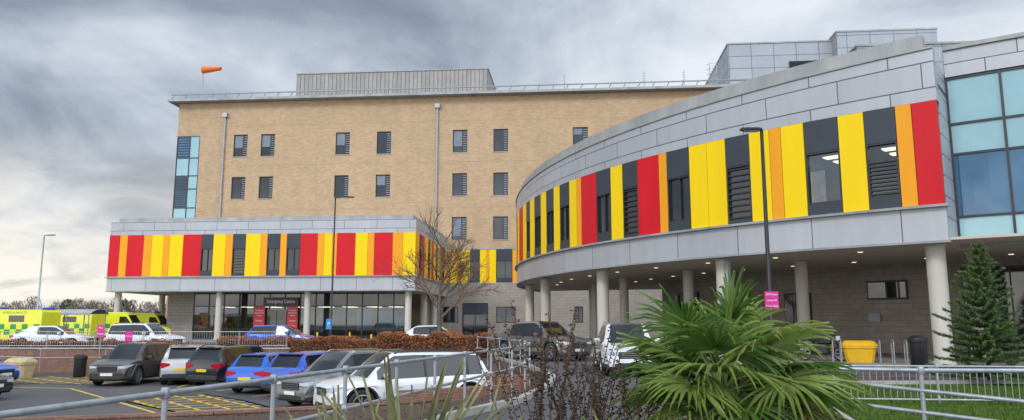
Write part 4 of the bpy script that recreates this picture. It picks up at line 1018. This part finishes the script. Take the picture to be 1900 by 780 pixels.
sword('clump of sword shaped leaves with bronze edges by the handrail',-.85,6.3,.08,34,1.45,2,spread=.75,wm=1.1)
sword('clump of sword shaped leaves beside the handrail',-.40,6.2,.05,16,1.22,8,spread=.6)
sword('small clump of sword shaped leaves beside the handrail',-1.35,6.4,0.,16,1.28,12,spread=.5)
sword('low grassy clump at the foot of the palm',.95,6.2,.1,90,.95,14,'shrub',1.0,.45)
sword('low grassy clump at the foot of the palm',1.45,6.0,.1,80,.9,16,'shrub',1.0,.45)
sword('low grassy clump at the foot of the palm',2.9,6.6,-.1,70,.95,15,'shrub',1.0,.45)
def stalks(label,x,y,z,n,ln,seed):
    rnd=random.Random(seed); e=thing('dried_flower_plant',label,'plant',(x,y,z)); mb=MB()
    for i in range(n):
        p=Vector((rnd.gauss(0,.12),rnd.gauss(0,.12),0)); az=rnd.uniform(0,6.28); le=rnd.uniform(.0,.22); d=Vector((math.cos(az)*le,math.sin(az)*le,1)).normalized(); l=ln*rnd.uniform(.6,1.05); k=8
        for s_ in range(k):
            d=(d+Vector((math.cos(az)*.03,math.sin(az)*.03,rnd.uniform(-.02,0)))).normalized(); q=p+d*l/k; mb.ring(p,q,.006,.005,4,caps=False)
            if s_>=3:
                for _ in range(9):
                    o_=Vector((rnd.gauss(0,1),rnd.gauss(0,1),rnd.gauss(0,.4))).normalized(); c=p.lerp(q,rnd.random())+o_*rnd.uniform(.008,.035); u=o_*rnd.uniform(.014,.026); v=o_.orthogonal().normalized()*.011
                    mb.face([c-u,c+v,c+u,c-v]); w_=v.cross(o_); mb.face([c-u,c+w_,c+u,c-w_])
            p=q
    mb.obj('stems','dry',e,local=True); return e
stalks('clump of dark dried flower stalks with seed heads',.32,7.2,.05,24,1.9,41)
stalks('clump of dark dried flower stalks with seed heads',.78,7.8,-.05,26,1.75,42)
stalks('low clump of dried brown flower stalks',1.05,7.0,.05,18,1.3,43)
def conifer(label,x,y,z,h,w,seed):
    rnd=random.Random(seed); e=thing('conifer_tree',label,'tree',(x,y,z)); tk=MB(); cr=MB()
    tk.ring((0,0,0),(.03,0,h*.5),.06,.035,8,caps=False); tk.ring((.03,0,h*.5),(0,0,h),.035,.01,8,caps=False)
    nl=20
    for i in range(nl):
        f=i/(nl-1); zz=h*(.06+.90*f); rl=w*(1-f)**.8*rnd.uniform(.8,1.15)+.13
        nb=int(10-5*f)
        for k in range(nb):
            az=k*6.28/nb+rnd.uniform(-.35,.35)+i*.7; L=rl*rnd.uniform(.6,1.25); el=.15+.65*f
            p=Vector((0,0,zz)); d=Vector((math.cos(az)*math.cos(el),math.sin(az)*math.cos(el),math.sin(el)))
            steps=max(3,int(L/.10)); step=L/steps
            for s_ in range(steps):
                d=(d+Vector((0,0,.05 if s_>steps*.4 else -.05))).normalized(); q=p+d*step; tk.ring(p,q,.010,.008,4,caps=False)
                for t_ in range(4):
                    sd=d.cross(Vector((0,0,1))).normalized()*(1 if t_%2 else -1); tl=min(.30,L*.42+.04)*(1-.5*s_/steps)*rnd.uniform(.5,1.)
                    dd=(d*.7+sd*.8+Vector((0,0,rnd.uniform(-.2,.45)))).normalized(); a=q
                    for u in range(4):
                        b=a+dd*tl/4
                        for _ in range(6):
                            nd=(dd*.6+Vector((rnd.gauss(0,1),rnd.gauss(0,1),rnd.gauss(0,1))).normalized()*.9).normalized(); ss=nd.orthogonal().normalized()*.012
                            cr.face([a-ss,a+ss,a+nd*rnd.uniform(.05,.085)],1 if u>=2 and rnd.random()<.6 else 0)
                        a=b
                p=q
    tk.obj('trunk','bark',e,local=True); cr.obj('crown',['conif','conif2'],e,local=True); return e
cx_,cy_=at(1817,21.5,1.0); conifer('young bushy green conifer in front of the curved wing',cx_,cy_,0,3.95,1.15,6)
rnd=random.Random(77); mb=MB()
for i in range(170):
    X=rnd.uniform(-190,-70); Y=rnd.uniform(190,240); h=rnd.uniform(4.0,8.5); ev=1 if rnd.random()<.15 else 0
    mb.ring((X,Y,0),(X,Y,h*.6),.2,.1,5,m=0,caps=False)
    for k in range(220):
        a=rnd.uniform(0,6.28); rr_=rnd.random()**.5*h*.45; zz=h*.1+rnd.random()*h*.9
        sc=max(.15,1-abs(zz/h-.5)*1.3); c=Vector((X+rr_*math.cos(a)*sc,Y+rr_*math.sin(a)*sc,zz)); u=Vector((rnd.gauss(0,.5),rnd.gauss(0,.5),rnd.gauss(0,1))).normalized()*rnd.uniform(.4,.9); v=u.orthogonal().normalized()*(.07 if not ev else .25)
        mb.face([c-u,c+v,c+u,c-v],ev)
o=mb.obj('distant_woodland',['rtwig','fgreen']); o['kind']='stuff'; o['label']='distant line of bare brown trees and evergreens'; o['category']='woodland'
mb=MB()
rnd=random.Random(5)
for i in range(14000):
    X=rnd.uniform(5.6,24); Y=rnd.uniform(12,20.3); a=rnd.uniform(0,6.28); hh=rnd.uniform(.04,.12); w_=.014
    mb.face([(X-w_*math.cos(a),Y-w_*math.sin(a),.03),(X+w_*math.cos(a),Y+w_*math.sin(a),.03),(X+rnd.uniform(-.04,.04),Y,.03+hh)])
o=mb.obj('lawn_grass','grass'); o['kind']='stuff'; o['label']='short green grass of the lawn'; o['category']='grass'
mb=MB(); rnd=random.Random(8)
for _ in range(2600):
    i=rnd.randrange(4,11); s=rnd.random(); t=rnd.random(); k0,k1=Vector(K[i]),Vector(K[i+1]); w0,w1=Vector(W[i]),Vector(W[i+1])
    p=k0.lerp(k1,s).lerp(w0.lerp(w1,s),t); c=Vector((p.x,p.y,.06-.5*t)); u=Vector((rnd.gauss(0,1),rnd.gauss(0,1),rnd.gauss(0,.4))).normalized()*rnd.uniform(.02,.05); v=Vector((-u.y,u.x,rnd.uniform(-.02,.02)))*.5
    mb.face([c-u,c+v,c+u,c-v],rnd.randrange(2))
o=mb.obj('fallen_leaves',['litter','mulch']); o['kind']='stuff'; o['label']='brown fallen leaves and bark chips on the bed'; o['category']='leaf litter'

# ============================================================ WORLD & LIGHT
w=bpy.data.worlds.new('World'); scene.world=w; w.use_nodes=True; nt=w.node_tree; N=nt.nodes.new; Lk=nt.links.new
bg=nt.nodes['Background']; bg.inputs['Strength'].default_value=1.
tc=N('ShaderNodeTexCoord'); sp=N('ShaderNodeSeparateXYZ'); Lk(tc.outputs['Generated'],sp.inputs[0])
def math_(op,a,b=None,c=None):
    n=N('ShaderNodeMath'); n.operation=op
    for i,v in enumerate((a,b,c)):
        if v is None: continue
        if isinstance(v,(int,float)): n.inputs[i].default_value=v
        else: Lk(v,n.inputs[i])
    return n.outputs[0]
def mr(v,a,b,c,d,smooth=True):
    n=N('ShaderNodeMapRange'); n.interpolation_type='SMOOTHSTEP' if smooth else 'LINEAR'; Lk(v,n.inputs[0])
    for i,k in enumerate((a,b,c,d)): n.inputs[i+1].default_value=k
    return n.outputs[0]
zp=math_('MAXIMUM',math_('ADD',sp.outputs[2],.30),.05)
cx=math_('DIVIDE',sp.outputs[0],zp); cy=math_('DIVIDE',sp.outputs[1],zp)
cb=N('ShaderNodeCombineXYZ'); Lk(cx,cb.inputs[0]); Lk(cy,cb.inputs[1]); cb.inputs[2].default_value=3.7
def noise(sc,de,ro,di,off):
    m_=N('ShaderNodeMapping'); m_.inputs['Location'].default_value=off; m_.inputs['Scale'].default_value=(1,1.0,1); Lk(cb.outputs[0],m_.inputs[0])
    n=N('ShaderNodeTexNoise'); n.inputs['Scale'].default_value=sc; n.inputs['Detail'].default_value=de; n.inputs['Roughness'].default_value=ro; n.inputs['Distortion'].default_value=di
    Lk(m_.outputs[0],n.inputs['Vector']); return n.outputs['Fac']
n1=noise(1.15,9,.52,.6,(2.3,1.4,0)); n2=noise(3.2,8,.55,.4,(5,2,0))
f=math_('ADD',math_('MULTIPLY',n1,.75),math_('MULTIPLY',n2,.25))
side=mr(sp.outputs[0],-.55,.25,-.03,.06)
f=math_('ADD',f,side)
cr=N('ShaderNodeValToRGB'); Lk(f,cr.inputs[0]); E=cr.color_ramp.elements
E[0].position=.38; E[0].color=(.20,.24,.30,1); E[1].position=.66; E[1].color=(.88,.92,.97,1)
k=E.new(.46); k.color=(.31,.365,.45,1); k=E.new(.53); k.color=(.50,.565,.66,1); k=E.new(.59); k.color=(.70,.76,.84,1)
sky=N('ShaderNodeTexSky'); sky.sky_type='NISHITA'; sky.sun_disc=False; sky.sun_elevation=rad(38); sky.sun_rotation=rad(215)
sc=N('ShaderNodeVectorMath'); sc.operation='SCALE'; Lk(sky.outputs[0],sc.inputs[0]); sc.inputs['Scale'].default_value=.1
mx=N('ShaderNodeMix'); mx.data_type='RGBA'; mx.inputs[0].default_value=.92; Lk(sc.outputs[0],mx.inputs[6]); Lk(cr.outputs[0],mx.inputs[7])
hz=math_('MULTIPLY',mr(sp.outputs[2],.03,.26,1,0),mr(sp.outputs[0],-.62,.1,1.,.25))
hz=math_('MULTIPLY',hz,mr(n2,.35,.6,.55,1.15))
hz=math_('MINIMUM',hz,1.)
m2=N('ShaderNodeMix'); m2.data_type='RGBA'; Lk(hz,m2.inputs[0]); Lk(mx.outputs[2],m2.inputs[6]); m2.inputs[7].default_value=(1.0,.96,.87,1)
br=mr(sp.outputs[1],.25,-.6,1.,2.7); up=mr(sp.outputs[2],.45,.9,1.,1.5)  # sky brightened behind the camera and overhead, added as fill light
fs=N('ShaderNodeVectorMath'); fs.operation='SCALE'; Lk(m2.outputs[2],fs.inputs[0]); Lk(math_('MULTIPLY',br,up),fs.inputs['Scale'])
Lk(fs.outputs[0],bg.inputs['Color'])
sl=bpy.data.lights.new('sun','SUN'); sl.energy=1.5; sl.angle=rad(16); sl.color=(1,.96,.9)
so=bpy.data.objects.new('sun',sl); COL.objects.link(so); so.location=(-20,-20,40)
d=Vector((.45,.68,-.62)); so.rotation_euler=d.to_track_quat('-Z','Y').to_euler()
scene.view_settings.view_transform='Standard'; scene.view_settings.look='None'; scene.view_settings.exposure=0
cam=bpy.data.cameras.new('camera'); co=bpy.data.objects.new('camera',cam); COL.objects.link(co)
cam.sensor_width=36; cam.lens=26.53; cam.clip_end=4000; cam.clip_start=.1
co.location=(0,0,1.7); co.rotation_euler=(rad(98.5),0,0); scene.camera=co
